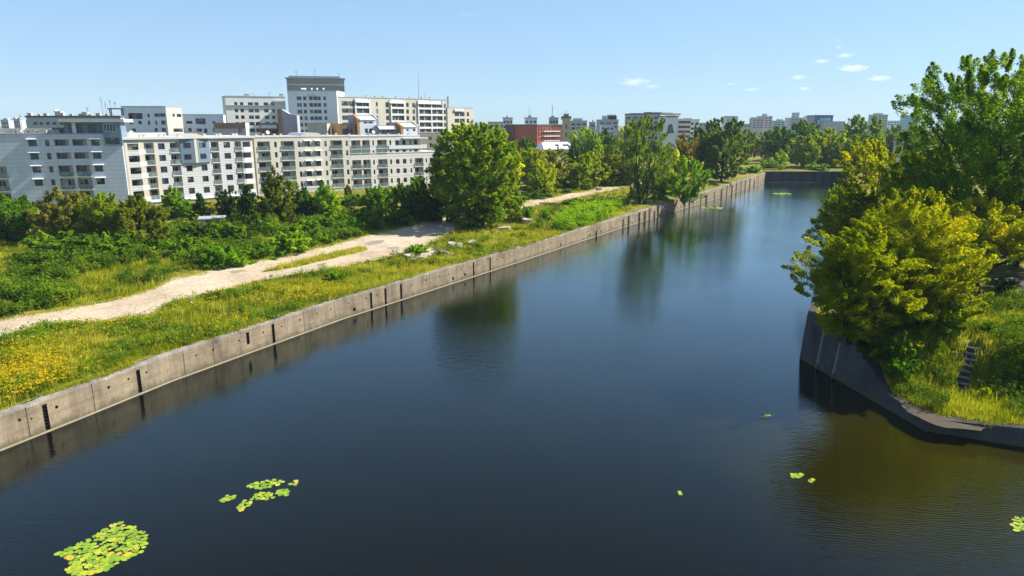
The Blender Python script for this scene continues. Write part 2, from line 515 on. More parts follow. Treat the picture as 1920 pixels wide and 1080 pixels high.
# ================================================================== the setting
def build_ground():
    V = []; Q = []
    def strip(rows):
        n = len(rows[0]); b = sum(len(a) for a in V)
        arr = np.concatenate(rows); V.append(arr)
        for j in range(len(rows)-1):
            i = np.arange(n-1)
            Q.append(np.stack([b+j*n+i, b+j*n+i+1, b+(j+1)*n+i+1, b+(j+1)*n+i], 1))
    offs = np.concatenate([[.5, .8], np.arange(1.2, 60, 1.0), np.geomspace(60, 4000, 40)])
    ys = np.arange(18, YEND, 1.0).tolist() + [YEND]
    L = []; Rr = []
    for y in ys:
        x = wallx(y) - offs[::-1]; L.append(np.stack([x, np.full_like(x, y), gz(x, np.full_like(x, y))], 1))
        x = rightx(y) + offs - .1; Rr.append(np.stack([x, np.full_like(x, y), gz(x, np.full_like(x, y))], 1))
    strip(L); strip(Rr)
    xs = np.concatenate([-np.geomspace(140, 5000, 30)[::-1], np.arange(-138, 300, 3.0), np.geomspace(302, 5000, 30)])
    fr = []
    for y in np.concatenate([[YEND+.45], np.arange(YEND+1, YEND+60, 2.0), np.geomspace(YEND+60, 6000, 40)]):
        fr.append(np.stack([xs, np.full_like(xs, y), gz(xs, np.full_like(xs, y))], 1))
    strip(fr)
    m, nt, out = newmat('meadow_ground'); p = pos(nt)
    a = noise(nt, p, .09, 5, .65); b = noise(nt, p, .9, 5, .7); c = noise(nt, p, 6.0, 3, .7)
    col = ramp(nt, a, [(.30, (.10,.11,.008)), (.47, (.22,.185,.016)), (.62, (.30,.24,.05)), (.75, (.36,.28,.11))])
    col = mixc(nt, ramp(nt, b, [(.42, (0,0,0)), (.60, (1,1,1))]), col, (.085,.11,.015))
    col = mixc(nt, 1.0, col, ramp(nt, c, [(.25, (.55,)*3), (.7, (1.25,)*3)]), 'MULTIPLY')
    bp = nt.nodes.new('ShaderNodeBump'); bp.inputs['Strength'].default_value = .6; bp.inputs['Distance'].default_value = .15
    nt.links.new(b, bp.inputs['Height'])
    princ(nt, out, col, .95, .1, bp.outputs[0])
    o = link('ground', np_mesh('ground', np.concatenate(V), np.concatenate(Q), m))
    o['kind'] = 'structure'
    for pl in o.data.polygons: pl.use_smooth = True
build_ground()

def build_water():
    m, nt, out = newmat('harbour_water'); p = pos(nt)
    s = scaled(nt, p, (.85, 1.25, 1))
    big = noise(nt, p, .025, 3, .55); mid = noise(nt, scaled(nt, p, (.7, 1.3, 1)), .22, 3, .6)
    n1 = noise(nt, s, 1.7, 3, .6); n2 = noise(nt, s, 5.5, 2, .5)
    w = nt.nodes.new('ShaderNodeTexWave'); w.wave_type = 'BANDS'; w.bands_direction = 'Y'
    w.inputs['Scale'].default_value = 1.15; w.inputs['Distortion'].default_value = 7.5
    w.inputs['Detail'].default_value = 3; w.inputs['Detail Scale'].default_value = .9
    rot = nt.nodes.new('ShaderNodeVectorRotate'); rot.rotation_type = 'Z_AXIS'; rot.inputs['Angle'].default_value = R(12)
    nt.links.new(p, rot.inputs['Vector']); nt.links.new(rot.outputs[0], w.inputs['Vector'])
    h = math_(nt, 'ADD', math_(nt, 'MULTIPLY', n1, .9), math_(nt, 'MULTIPLY', n2, .22))
    h = math_(nt, 'ADD', h, math_(nt, 'MULTIPLY', w.outputs['Fac'], .22))
    amp = ramp(nt, big, [(.36, (.35,)*3), (.62, (1,)*3)])
    h = math_(nt, 'MULTIPLY', h, amp)
    bp = nt.nodes.new('ShaderNodeBump'); bp.inputs['Strength'].default_value = 1.0
    bp.inputs['Distance'].default_value = WAVE
    nt.links.new(h, bp.inputs['Height'])
    col = mixc(nt, ramp(nt, mid, [(.35, (0,)*3), (.7, (1,)*3)]), WATER_A, WATER_B)
    # silty shallows by the right bank tip
    vd = nt.nodes.new('ShaderNodeVectorMath'); vd.operation = 'DISTANCE'
    nv = nt.nodes.new('ShaderNodeTexNoise'); nv.inputs['Scale'].default_value = .12; nt.links.new(p, nv.inputs['Vector'])
    wv = nt.nodes.new('ShaderNodeVectorMath'); wv.operation = 'MULTIPLY_ADD'; nt.links.new(nv.outputs['Color'], wv.inputs[0]); wv.inputs[1].default_value = (10, 10, 0); nt.links.new(p, wv.inputs[2])
    nt.links.new(wv.outputs[0], vd.inputs[0]); vd.inputs[1].default_value = (37.5, 51.0, 0)
    col = mixc(nt, ramp(nt, math_(nt, 'DIVIDE', vd.outputs['Value'], 30.0), [(.12, (1,)*3), (.66, (0,)*3)]), col, (.019,.0165,.0006))
    df = nt.nodes.new('ShaderNodeBsdfDiffuse'); nt.links.new(col, df.inputs[0])
    gl = nt.nodes.new('ShaderNodeBsdfGlossy'); gl.inputs['Roughness'].default_value = .085; gl.inputs[0].default_value = (.84, .97, 1, 1); nt.links.new(bp.outputs[0], gl.inputs['Normal'])
    fr = nt.nodes.new('ShaderNodeFresnel'); fr.inputs['IOR'].default_value = 1.33; nt.links.new(bp.outputs[0], fr.inputs['Normal'])
    fac = math_(nt, 'MINIMUM', math_(nt, 'MAXIMUM', math_(nt, 'SUBTRACT', math_(nt, 'MULTIPLY', fr.outputs[0], 1.7), .033), .01), .95)
    ms = nt.nodes.new('ShaderNodeMixShader'); nt.links.new(fac, ms.inputs[0]); nt.links.new(df.outputs[0], ms.inputs[1]); nt.links.new(gl.outputs[0], ms.inputs[2])
    nt.links.new(ms.outputs[0], out.inputs[0])
    mb = MB()
    mb.quad((-140, -60, 0), (320, -60, 0), (320, YEND+3, 0), (-140, YEND+3, 0))
    o = mb.build('water', m); o['kind'] = 'structure'
WAVE = .022; WATER_A = (.0028,.0030,.0016); WATER_B = (.0042,.0040,.0016)
build_water()

# ---- concrete of the quays
def concrete(name, col, dark, lightpatch=.5):
    m, nt, out = newmat(name); p = pos(nt)
    a = noise(nt, scaled(nt, p, (1, 1, .5)), .32, 6, .7)
    st = noise(nt, scaled(nt, p, (1, 1, .07)), 1.2, 6, .7)
    gr = noise(nt, p, 7.0, 4, .7)
    bd = noise(nt, scaled(nt, p, (.12, .12, 1)), 2.6, 3, .6)
    c = ramp(nt, a, [(.28, dark), (.5, col), (.75, tuple(x*1.25 for x in col))])
    c = mixc(nt, .55, c, ramp(nt, st, [(.33, (.50,.46,.42)), (.58, (1.05,1.03,1))]), 'MULTIPLY')
    c = mixc(nt, .6, c, ramp(nt, bd, [(.35, (.72,)*3), (.55, (1.05,)*3)]), 'MULTIPLY')
    c = mixc(nt, .8, c, ramp(nt, gr, [(.3, (.72,)*3), (.7, (1.14,)*3)]), 'MULTIPLY')
    sx = nt.nodes.new('ShaderNodeSeparateXYZ'); nt.links.new(p, sx.inputs[0])
    ag = noise(nt, scaled(nt, p, (1, 1, .3)), 1.1, 5, .7)
    al = math_(nt, 'SUBTRACT', math_(nt, 'MULTIPLY', ag, 1.5), math_(nt, 'MULTIPLY', sx.outputs[2], .75))
    c = mixc(nt, ramp(nt, al, [(.25, (0,)*3), (.62, (.75,)*3)]), c, (.085,.075,.045))
    ru = noise(nt, scaled(nt, p, (1, 1, .10)), .9, 4, .7)
    c = mixc(nt, ramp(nt, ru, [(.62, (0,)*3), (.72, (.45,)*3)]), c, (.16,.095,.055))
    sp = noise(nt, p, 2.6, 5, .75)
    c = mixc(nt, ramp(nt, sp, [(.64, (0,)*3), (.69, (.7,)*3)]), c, (.07,.06,.05))
    wp = noise(nt, scaled(nt, p, (.5, .5, 1.3)), .8, 6, .75)
    c = mixc(nt, ramp(nt, wp, [(.66, (0,)*3), (.72, (lightpatch,)*3)]), c, (.55,.53,.49))
    bp = nt.nodes.new('ShaderNodeBump'); bp.inputs['Strength'].default_value = .5; bp.inputs['Distance'].default_value = .06
    nt.links.new(gr, bp.inputs['Height'])
    princ(nt, out, c, .92, .15, bp.outputs[0]); return m
CONC = concrete('quay_concrete', (.255,.207,.142), (.13,.105,.074))
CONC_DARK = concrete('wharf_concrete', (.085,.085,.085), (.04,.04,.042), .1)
STAIN_SHADE = plain('stain_and_shade', (.035,.032,.030), .8, .3, 2)  # dark stain on the quay parts, painted shade on the step risers
LEDGE = plain('pale_ledge', (.30,.255,.17), .9, .2, 1.2)
COPE = concrete('coping_concrete', (.27,.25,.225), (.14,.13,.12), .8)

def build_quay():
    root = thing('quay_wall', 'long sunlit grey concrete quay wall with dark ladder slots along the grassy bank', 'wall', (WALL[3][0], WALL[3][1], 0))
    rr = random.Random(3)
    segs = [Facade(WALL[i], WALL[i+1]) for i in range(len(WALL)-1)]
    def locate(u, v):
        for i, f in enumerate(segs):
            a, z = f.sz(u, v)
            if 0 <= a <= f.L and np.dot(f.w(a, 0)[:2], (0, 1)) > 0: return i, a
        return None
    ops = [[] for _ in segs]
    slots = [(88, 790, 1), (261, 715, 1), (465, 636, 0), (513, 628, 1), (696, 565, 1), (723, 557, 1), (752, 545, 1), (888, 500, 1), (919, 492, 1)]
    ladders = []
    for u, v, full in slots:
        q = locate(u, v)
        if not q: continue
        i, a = q
        ops[i].append((a-.2, a+.2, .12 if full else 1.0, 2.32, .40, True, 1)); ladders.append((i, a, .3 if full else .95))
    for i, f in enumerate(segs):
        a = rr.uniform(1, 3)
        while a < f.L-1:
            y = f.w(a, 0)[1]
            h = .17
            z = walltop(y)*.62 + rr.uniform(-.06, .06)
            if all(abs(a-(o[0]+o[1])/2) > .7 for o in ops[i]) and 40 < y < 215:
                s = rr.uniform(.07, .12)
                ops[i].append((a-s, a+s, z-s*1.1, z+s*1.1, .35, True, 1))
                if rr.random() < .3:
                    b = a + rr.uniform(.7, 1.2)
                    if b < f.L-.8 and all(abs(b-(o[0]+o[1])/2) > .6 for o in ops[i]):
                        ops[i].append((b-.22, b+.22, .55, 1.0, .3, True, 1))
            if rr.random() < .8 and 40 < y < 190:
                b = a + rr.uniform(.4, .9); zz = rr.uniform(.35, 1.75); s = rr.uniform(.03, .07)
                if b < f.L-.6 and all(abs(b-(o[0]+o[1])/2) > .5 for o in ops[i]): ops[i].append((b-s, b+s, zz-s, zz+s, .12, True, 1))
            a += rr.uniform(1.8, 3.4)
    mb = MB(); cp = MB(); lg = MB()
    for i, f in enumerate(segs):
        # subdivide along the segment so that the crest follows the falling/rising bank
        n = max(1, int(f.L/6)); cut = [f.L*k/n for k in range(n+1)]
        for k in range(n):
            a0, a1 = cut[k], cut[k+1]
        # wall skin up to a constant level, crest above as its own strips
        zlow = 2.38
        f.wall(mb, 0, f.L, -2.0, zlow, ops[i], 0)
        m = max(2, int(f.L/.6))
        prev = None
        for k in range(m+1):
            a = f.L*k/m; y = f.w(a, 0)[1]
            zt = float(walltop(y)) - .02
            chip = 0.0
            if rr.random() < .2: chip = rr.uniform(.02, .09) if rr.random() < .8 else rr.uniform(.1, .26)
            cur = (a, max(zlow+.30, zt-chip), -(chip*.5))
            if prev:
                (p0, z0, o0), (p1, z1, o1) = prev, cur
                mb.quad(f.w(p0, zlow), f.w(p1, zlow), f.w(p1, z1-.24, 0), f.w(p0, z0-.24, 0), 0)
                cp.quad(f.w(p0, z0-.24), f.w(p1, z1-.24), f.w(p1, z1, o1-.02), f.w(p0, z0, o0-.02), 0)
                cp.quad(f.w(p0, z0, o0-.02), f.w(p1, z1, o1-.02), f.w(p1, z1+.01, -.75), f.w(p0, z0+.01, -.75), 0)
            prev = cur
        f.box(lg, -.02, f.L+.02, -.5, .07, -.05, .12 + .004*i)
    mb.build('wall_face', [CONC, STAIN_SHADE], root)
    cp.build('coping', COPE, root)
    lg.build('waterline_ledge', LEDGE, root)
    for i, a, z0 in ladders:
        f = segs[i]; l = MB()
        f.box(l, a-.19, a-.15, z0, 2.3, -.16, -.12); f.box(l, a+.15, a+.19, z0, 2.3, -.16, -.12)
        z = z0+.15
        while z < 2.3: f.box(l, a-.15, a+.15, z, z+.04, -.155, -.125); z += .28
        l.build('ladder', MT['rust_iron'], root)
    # timber fenders and rust joints on the far stretch
    for u in (1117, 1168, 1178, 1198, 1208, 1217, 1226, 1233, 1283, 1292, 1300, 1314, 1324, 1340, 1352, 1362, 1372, 1380, 1389, 1397, 1405, 1414, 1421):
        q = locate(u, np.interp(u, [1100, 1250, 1434], [440, 390, 333]))
        if not q: continue
        i, a = q; f = segs[i]; t = MB(); y = f.w(a, 0)[1]
        hw_ = rr.uniform(.07, .2); f.box(t, a-hw_, a+hw_, -.6, float(walltop(y))-rr.uniform(.05, 1.6), .13, .13+rr.uniform(.06, .3))
        t.build('timber_fender', STAIN_SHADE, root)
    for u, v in ((52, 790), (175, 745), (345, 680), (400, 655), (570, 600), (627, 575), (800, 525), (856, 507), (965, 477), (1010, 462), (1060, 446)):
        q = locate(u, v)
        if q:
            i, a = q; f = segs[i]; t = MB()
            f.box(t, a-.035, a+.035, .12, 2.6, -.02, .004); t.build('joint', STAIN_SHADE, root)
build_quay()

def build_wharf():
    root = thing('wharf_wall', 'dark shaded concrete wharf wall around the right bank tip, dropping to a low kerb', 'wall', (RB[5][0], RB[5][1], 0))
    mb = MB(); tp = MB(); rb = MB()
    pts = [(p[0], p[1], t) for p, t in zip(RB, RTOP)]
    # refine
    fine = []
    for i in range(len(pts)-1):
        n = 10 if i < 5 else 60
        for k in range(n):
            t = k/n; fine.append(tuple(pts[i][j]*(1-t)+pts[i+1][j]*t for j in range(3)))
    fine.append(pts[-1])
    for i in range(len(fine)-1):
        a, b = np.array(fine[i]), np.array(fine[i+1])
        d = (b-a)[:2]; d = d/np.linalg.norm(d); n = np.array((-d[1], d[0]))   # towards the water (left of travel)
        if np.dot(n, np.array((30, 40)) - a[:2]) < 0 and i < 25: n = -n
        if i >= 25: n = np.array((-abs(n[0]), abs(n[1])*0.5)); n /= np.linalg.norm(n)
        bat = .09
        A0 = (a[0]+n[0]*bat*a[2], a[1]+n[1]*bat*a[2], -1.5); B0 = (b[0]+n[0]*bat*b[2], b[1]+n[1]*bat*b[2], -1.5)
        mb.quad(A0, B0, tuple(b), tuple(a))
        w = .8
        tp.quad(tuple(a), tuple(b), (b[0]-n[0]*w, b[1]-n[1]*w, b[2]+.02), (a[0]-n[0]*w, a[1]-n[1]*w, a[2]+.02))
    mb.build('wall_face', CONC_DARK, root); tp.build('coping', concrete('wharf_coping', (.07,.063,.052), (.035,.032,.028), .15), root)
    for (i, t) in ((4, .30), (4, .62)):
        a, b = np.array(pts[i]), np.array(pts[i+1]); p = a*(1-t)+b*t
        r_ = MB(); r_.hexa([(p[0]-.62,p[1]-.14,-1),(p[0]+.1,p[1]-.14,-1),(p[0]+.1,p[1]+.14,-1),(p[0]-.62,p[1]+.14,-1),
                            (p[0]-.10,p[1]-.12,p[2]-.2),(p[0]+.1,p[1]-.12,p[2]-.2),(p[0]+.1,p[1]+.12,p[2]-.2),(p[0]-.10,p[1]+.12,p[2]-.2)])
        r_.build('buttress', COPE, root)
build_wharf()

def build_endwall():
    root = thing('basin_end_wall', 'dark wall in shade closing the far end of the basin', 'wall', (125, YEND, 0))
    f = Facade((WALL[-1][0]-1, YEND), (150, YEND)); mb = MB(); f.wall(mb, 0, f.L, -2, 4.3, [], 0)
    mb.quad(f.w(0, 4.3), f.w(f.L, 4.3), f.w(f.L, 4.34, -1), f.w(0, 4.34, -1))
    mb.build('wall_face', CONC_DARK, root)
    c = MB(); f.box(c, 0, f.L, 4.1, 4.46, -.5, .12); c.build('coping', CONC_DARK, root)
    s = MB(); f.box(s, 2, 22, -.4, .12, 0, 1.1); s.build('waterline_ledge', LEDGE, root)
    for k in range(9):
        t = MB(); a = 3+k*4.3+(k*k)%3; f.box(t, a-.15, a+.15, -.5, 3.9, .12, .42); t.build('timber_fender', STAIN_SHADE, root)
build_endwall()

# ---- the sandy track
def jag(pts, step, amp, seed):
    rr = random.Random(seed); out = []
    for i in range(len(pts)):
        a = np.array(pts[i]); b = np.array(pts[(i+1) % len(pts)]); L = np.linalg.norm(b-a); n = max(1, int(L/step))
        nn = np.array((-(b-a)[1], (b-a)[0]))/(L+1e-9)
        for k in range(n):
            p = a + (b-a)*k/n
            w = amp*(rr.uniform(-1, 1)*.5 + math.sin(p[0]*.9+p[1]*.6)*.7)
            out.append(tuple(p + nn*w))
    return out

def inside(pts, poly):
    x, y = pts[:, 0], pts[:, 1]; c = np.zeros(len(pts), bool); n = len(poly)
    for i in range(n):
        x0, y0 = poly[i]; x1, y1 = poly[(i+1) % n]
        k = ((y0 > y) != (y1 > y)) & (x < (x1-x0)*(y-y0)/((y1-y0) + 1e-12) + x0)
        c ^= k
    return c

def ground_sheet(name, px, mat, lift, step, amp, seed, holes=()):
    w = [ong(u, v)[:2] for u, v in px]
    b = jag(w, step, amp, seed); hs = []
    for k, h in enumerate(holes): hs.append(jag([ong(u, v)[:2] for u, v in h], step, amp*.7, seed+9+k))
    xs = [p[0] for p in b]; ys = [p[1] for p in b]
    g = 1.2
    gx, gy = np.meshgrid(np.arange(min(xs), max(xs), g), np.arange(min(ys), max(ys), g))
    gp = np.stack([gx.ravel(), gy.ravel()], 1)
    gp = gp[inside(gp, b)]
    for h in hs: gp = gp[~inside(gp, h)]
    co = [Vector(p) for p in b]; ed = [(i, (i+1) % len(b)) for i in range(len(b))]; fc = []
    for h in hs:
        n = len(co); co += [Vector(p) for p in h]; ed += [(n+i, n+(i+1) % len(h)) for i in range(len(h))]
    co += [Vector(p) for p in gp]
    v, e, f, *_ = delaunay_2d_cdt(co, ed, [], 0, 1e-4)
    v = np.array([(p[0], p[1]) for p in v])
    f = [t for t in f]
    cen = np.array([v[list(t)].mean(0) for t in f]); ok = inside(cen, b)
    for h in hs: ok &= ~inside(cen, h)
    z = gz(v[:, 0], v[:, 1]) + lift
    me = bpy.data.meshes.new(name)
    me.from_pydata(np.column_stack([v, z]).tolist(), [], [t for t, k in zip(f, ok) if k]); me.materials.append(mat)
    for p_ in me.polygons: p_.use_smooth = True
    o = link(name, me); o['kind'] = 'structure'; return o

PATH_UP = [(-420,645),(-200,618),(-60,605),(0,598),(60,590),(150,575),(235,558),(290,540),(330,520),(375,512),(420,497),(520,484),(580,470),(640,455),(700,440),(745,430),(800,416),(850,404),(930,392),(985,378),(1080,362),(1165,345),(1230,337)]
PATH_LO = [(1230,341),(1172,350),(1120,361),(1060,375),(985,389),(935,402),(880,414),(850,432),(800,459),(760,475),(700,489),(640,501),(560,513),(500,524),(430,541),(350,561),(318,573),(290,590),(200,605),(130,606),(60,617),(0,640),(-60,655),(-200,692),(-420,745)]
ISLE = [(490,511),(545,496),(600,482),(650,471),(683,465),(688,469),(650,478),(600,490),(550,502)]
def sand():
    m, nt, out = newmat('track_sand'); p = pos(nt)
    a = noise(nt, p, .16, 5, .6); b = noise(nt, p, 1.4, 5, .7); c = noise(nt, p, 9, 3, .7)
    col = ramp(nt, a, [(.3, (.35,.265,.175)), (.5, (.46,.365,.255)), (.7, (.52,.43,.315))])
    col = mixc(nt, .8, col, ramp(nt, b, [(.3, (.74,.72,.68)), (.6, (1.03,)*3)]), 'MULTIPLY')
    col = mixc(nt, .7, col, ramp(nt, c, [(.3, (.78,)*3), (.7, (1.1,)*3)]), 'MULTIPLY')
    vr = nt.nodes.new('ShaderNodeVectorRotate'); vr.rotation_type = 'Z_AXIS'; vr.inputs['Angle'].default_value = R(-55); nt.links.new(p, vr.inputs['Vector'])
    rt = noise(nt, scaled(nt, vr.outputs[0], (.06, 1.0, 1)), .9, 5, .65)
    col = mixc(nt, ramp(nt, rt, [(.52, (0,)*3), (.64, (.55,)*3)]), col, (.30,.245,.18))
    pb = noise(nt, p, 3.5, 6, .8)
    col = mixc(nt, ramp(nt, pb, [(.60, (0,)*3), (.68, (.6,)*3)]), col, (.27,.225,.165))
    bp = nt.nodes.new('ShaderNodeBump'); bp.inputs['Strength'].default_value = .7; bp.inputs['Distance'].default_value = .2
    nt.links.new(math_(nt, 'SUBTRACT', b, rt), bp.inputs['Height'])
    princ(nt, out, col, .95, .1, bp.outputs[0]); return m
SAND = sand()
ground_sheet('track', PATH_UP + PATH_LO, SAND, .03, .5, .22, 4, [ISLE])
DAMP = plain('damp_sand', (.24,.20,.16), .8, .2, .8, streak=False)
for px in ([(428,510),(455,506),(465,508),(440,513)], [(680,457),(700,452),(722,450),(716,456),(692,460)], [(205,597),(240,592),(250,595),(215,600)], [(725,465),(745,463),(750,466),(730,467)]):
    ground_sheet('damp_patch', px, DAMP, .045, .4, .08, 2)
DIRT = plain('bare_dirt', (.07,.054,.036), .95, .3, .8, streak=False)
ground_sheet('dirt_path', [(1850,528),(1880,515),(1990,505),(2060,520),(2000,550),(1920,545),(1870,540)], DIRT, .03, .5, .2, 8)
ground_sheet('dirt_ledge', [(1672,742),(1700,752),(1742,772),(1800,792),(1850,803),(1840,809),(1770,802),(1740,792),(1700,772)], DIRT, .03, .3, .1, 9)
# ================================================================== buildings
G0 = 3.0
# ---- first block, nearest on the left edge
B1A, B1B = (-45, 155.0), (230, 164.0)
f1, r1, z1 = building('apartment_building', 'nearest grey white apartment block on the left edge with thin white window hoods', B1A, B1B, 252, G0, 16, 'greywhite',
    cols=[('l', -22, 3, (2, 3, 4)), ('wa', 52, 67.6), ('n', 83.7, 91.5), ('p', 101, 128.7, (0, 1)), ('p', 134.6, 162, (0, 1)), ('l', 101, 128.7, (2, 3, 4)),
          ('l', 134.6, 162, (2, 3, 4)), ('wa', 170.4, 185.7), ('p', 197, 229, (1,)), ('l', 197, 229, (2, 3, 4))],
    rows=(60, 262.3, 337, 4), roof='roof', hw=1.45, uref=60, over=.12, th=.22)
def b1_top():
    # set-back penthouse storey with blue glazed corner
    f = Facade(np.array(f1.w(f1.sz(119, 250)[0], 0, -.8))[:2], np.array(f1.w(f1.sz(193, 250)[0], 0, -.8))[:2])
    mb = MB(); zt = z1+2.75
    ops = []
    for u0, u1 in ((129, 155), (166, 181)):
        a0 = f.sz(u0, 245)[0]; a1 = f.sz(u1, 245)[0]; ops.append((a0, a1, z1+.35, z1+2.2, .15, False))
    f.wall(mb, 0, f.L, z1, zt, ops, 0, sides=9)
    mb.build('penthouse', MT['bluepanel'], r1)
    for o in ops: window_part(f, r1, o[0], o[1], o[2], o[3], -.14)
    c = Facade(np.array(f1.w(f1.sz(193.5, 250)[0], 0, .35))[:2], np.array(f1.w(f1.sz(228, 250)[0], 0, .35))[:2])
    zb = f1.sz(210, 272)[1]
    mb = MB(); a0, a1 = c.sz(195, 245)[0], c.sz(217, 245)[0]
    ops = [(a0, a1, zb+3.1, zt-.35, .12, False), (a0, a1+.5, zb+.25, zb+1.7, .3, False)]
    c.wall(mb, 0, c.L, zb, zt, ops, 0, sides=6); mb.build('glazed_corner', MT['bluepanel'], r1)
    window_part(c, r1, a0, a1, ops[0][2], ops[0][3], -.1, mull=4, glass=1, frame=4)
    window_part(c, r1, a0, a1+.5, ops[1][2], ops[1][3], -.28)
    mb = MB(); f.box(mb, -.5, f.L+c.L+1.0, zt+.004, zt+.75, -9.5, 1.6); mb.build('penthouse_roof', MT['roof_light'], r1)
    mb = MB(); f.box(mb, f.L*.22, f.L*.32, z1, zt, .0, .4); mb.build('pillar', MT['white'], r1)
    mb = MB(); a0, a1 = f1.sz(33, 248)[0], f1.sz(83, 248)[0]
    f1.box(mb, a0, a1, z1+.2, z1+1.35, -5.2, -5); f1.box(mb, f1.sz(-20, 248)[0], f1.sz(20, 248)[0], z1+.2, z1+1.35, -5.2, -5)
    mb.build('roof_screen', MT['cream'], r1)
    roof_bits(f1, r1, z1+.2, 16, [('vent', f1.sz(u, 250)[0]/f1.L, 4, .7) for u in (5, 14, 24, 38, 48, 55, 66, 74, 90, 99)] + [('dish', f1.sz(114, 250)[0]/f1.L, 6, 1.6), ('antenna', f1.sz(17, 250)[0]/f1.L, 9, 4.5)])
    mb = MB(); f1.box(mb, f1.sz(88, 248)[0], f1.sz(116, 248)[0], z1+.2, z1+1.5, -7, -4); mb.build('roof_hatch', MT['darkgrey'], r1)
b1_top()

# ---- second block: cream ends, striped white middle, blue bay
B2A, B2B = (231.5, 164.6), (474, 187.5)
f2, r2, z2 = building('apartment_building', 'striped white apartment block with cream ends and blue corner bay under a small gable', B2A, B2B, 261, G0, 15, 'striped',
    cols=[('w', 238, 258), ('b', 255.5, 268), ('l', 269, 287), ('w', 295.5, 308), ('l', 318, 334.5), ('w', 344.5, 356, (2, 3, 4)), ('w', 373, 384.5, (2, 3, 4)),
          ('l', 395, 409.5), ('w', 418.8, 431), ('l', 439.5, 452), ('w', 454.5, 468), ('b', 453.5, 468.5)],
    rows=(300, 268.8, 356, 5), roof='roof_light', hw=1.5, uref=300, over=.5, th=.55)
def b2_bits():
    zA = f2.sz(350, 305.5)[1]; zB = z2-.02
    q = [f2.sz(u, 290)[0] for u in (338.5, 365.5, 393.5)]
    mb = MB(); pl = [f2.w(q[0], 0, .0), f2.w(q[0], 0, .3), f2.w(q[1]-.35, 0, 1.0), f2.w(q[1]+.35, 0, 1.0), f2.w(q[2], 0, .3), f2.w(q[2], 0, .0)]
    mb.prism([p[:2] for p in pl], zA, zB); mb.build('blue_bay', MT['bluepanel'], r2)
    mb = MB(); f2.box(mb, q[1]-.34, q[1]+.34, zA, zB, 1.003, 1.05); mb.build('bay_pillar', MT['beige'], r2)
    for (i, j, uu) in ((0, 1, ((344.5, 357, 267.8, 277), (346, 358.5, 289.5, 298.6))), (1, 2, ((373.5, 385, 267.5, 276.5), (375.5, 386.5, 288.3, 297.6)))):
        if i == 0: g = Facade(np.array(pl[1])[:2], np.array(pl[2])[:2])
        else: g = Facade(np.array(pl[3])[:2], np.array(pl[4])[:2])
        for u0, u1, v0, v1 in uu:
            a0, zt_ = g.sz(u0, v0); a1 = g.sz(u1, v0)[0]; zb_ = g.sz(u0, v1)[1]
            window_part(g, r2, a0, a1, zb_, zt_, .01, frame=0)
    # gable over the bay
    mb = MB(); W = f2.w; g0, g1, gm = f2.sz(334, 255)[0], f2.sz(392, 255)[0], f2.sz(364, 250)[0]
    zb = z2+.05; zp = f2.sz(364, 250.2)[1]
    for o0, o1, m in ((1.15, -12, 0),):
        A = [W(g0, zb, o0), W(g1, zb, o0), W(gm, zp, o0)]; B = [W(g0, zb, o1), W(g1, zb, o1), W(gm, zp, o1)]
        mb.poly(A); mb.poly(B[::-1]); mb.quad(A[0], A[2], B[2], B[0], 1); mb.quad(A[2], A[1], B[1], B[2], 1); mb.quad(A[1], A[0], B[0], B[1])
    mb.build('gable', [MT['cream'], MT['roof_light']], r2)
    # cream cladding at both ends
    for u0, u1 in ((232.5, 237.3), (258.8, 268.6), (288, 293.5), (469, 473.5)):
        a0, a1 = f2.sz(u0, 270)[0], f2.sz(u1, 270)[0]
        mb = MB(); f2.box(mb, a0, a1, G0+2.5, z2-.5, .002, .05); mb.build('cream_strip', MT['beige'], r2)
    # grey panels between the stacked loggias and pale render shelf at the foot
    zb = f2.sz(330, 373)[1]
    mb = MB(); f2.box(mb, .3, f2.L-.3, zb-.35, zb, .003, .9); mb.build('base_ledge', MT['white'], r2)
    mb = MB(); f2.box(mb, .2, f2.L-.2, G0-1, zb-.36, .003, .6); mb.build('plinth', MT['plinth'], r2)
    roof_bits(f2, r2, z2+.55, 15, [('vent', t, 3+3*(i % 2), .55) for i, t in enumerate((.03, .10, .16, .22, .30, .37, .44, .68, .74, .81, .88, .95))] + [('dish', .12, 5, 1.1), ('antenna', .62, 7, 2.2)])
    mb = MB(); f2.box(mb, .4, f2.L*.42, z2+.56, z2+1.5, -10, -9.8); mb.build('roof_screen', MT['roof_light'], r2)
b2_bits()

# ---- third block, cream, and the fourth, paler, that continues it
B3A, B3M, B3B = (477, 188.5), (655, 205.0), (824, 222.5)
f3, r3, z3 = building('apartment_building', 'cream apartment block with glass balconies, hooded windows and a shallow gable', B3A, B3M, 257, G0, 14, 'cream',
    cols=[('l', 482, 505.5), ('n', 513.7, 518.4), ('l', 526, 551), ('n', 558, 562.3), ('wa', 571, 581), ('wa', 590, 599.5), ('n', 608, 612), ('l', 619, 641.5), ('n', 647.6, 652)],
    rows=(575, 265, 339.5, 5), roof='roof_light', hw=1.5, uref=560, over=.12, th=.3)
f4, r4, z4 = building('apartment_building', 'pale white apartment block stepping down behind the big round tree', (655.4, 205.1), B3B, 285.5, G0, 14, 'palestrip',
    cols=[('l', 658.3, 675.5, (2, 3, 4)), ('l', 679, 693, (2, 3, 4)), ('n', 698, 701, (2, 3, 4)), ('l', 707.3, 725, (2, 3, 4)), ('n', 730, 733.5, (2, 3, 4)),
          ('w', 741, 747.5, (2, 3, 4)), ('w', 754, 760.5, (2, 3, 4)), ('n', 768, 770.8, (2, 3, 4)), ('l', 776.3, 792.5, (2, 3, 4)), ('n', 797.2, 799.6, (2, 3, 4)), ('l', 804.7, 815, (2, 3, 4))],
    rows=(700, 263.5, 336, 5), roof='roof_light', hw=1.45, uref=800, over=.1, th=.25)
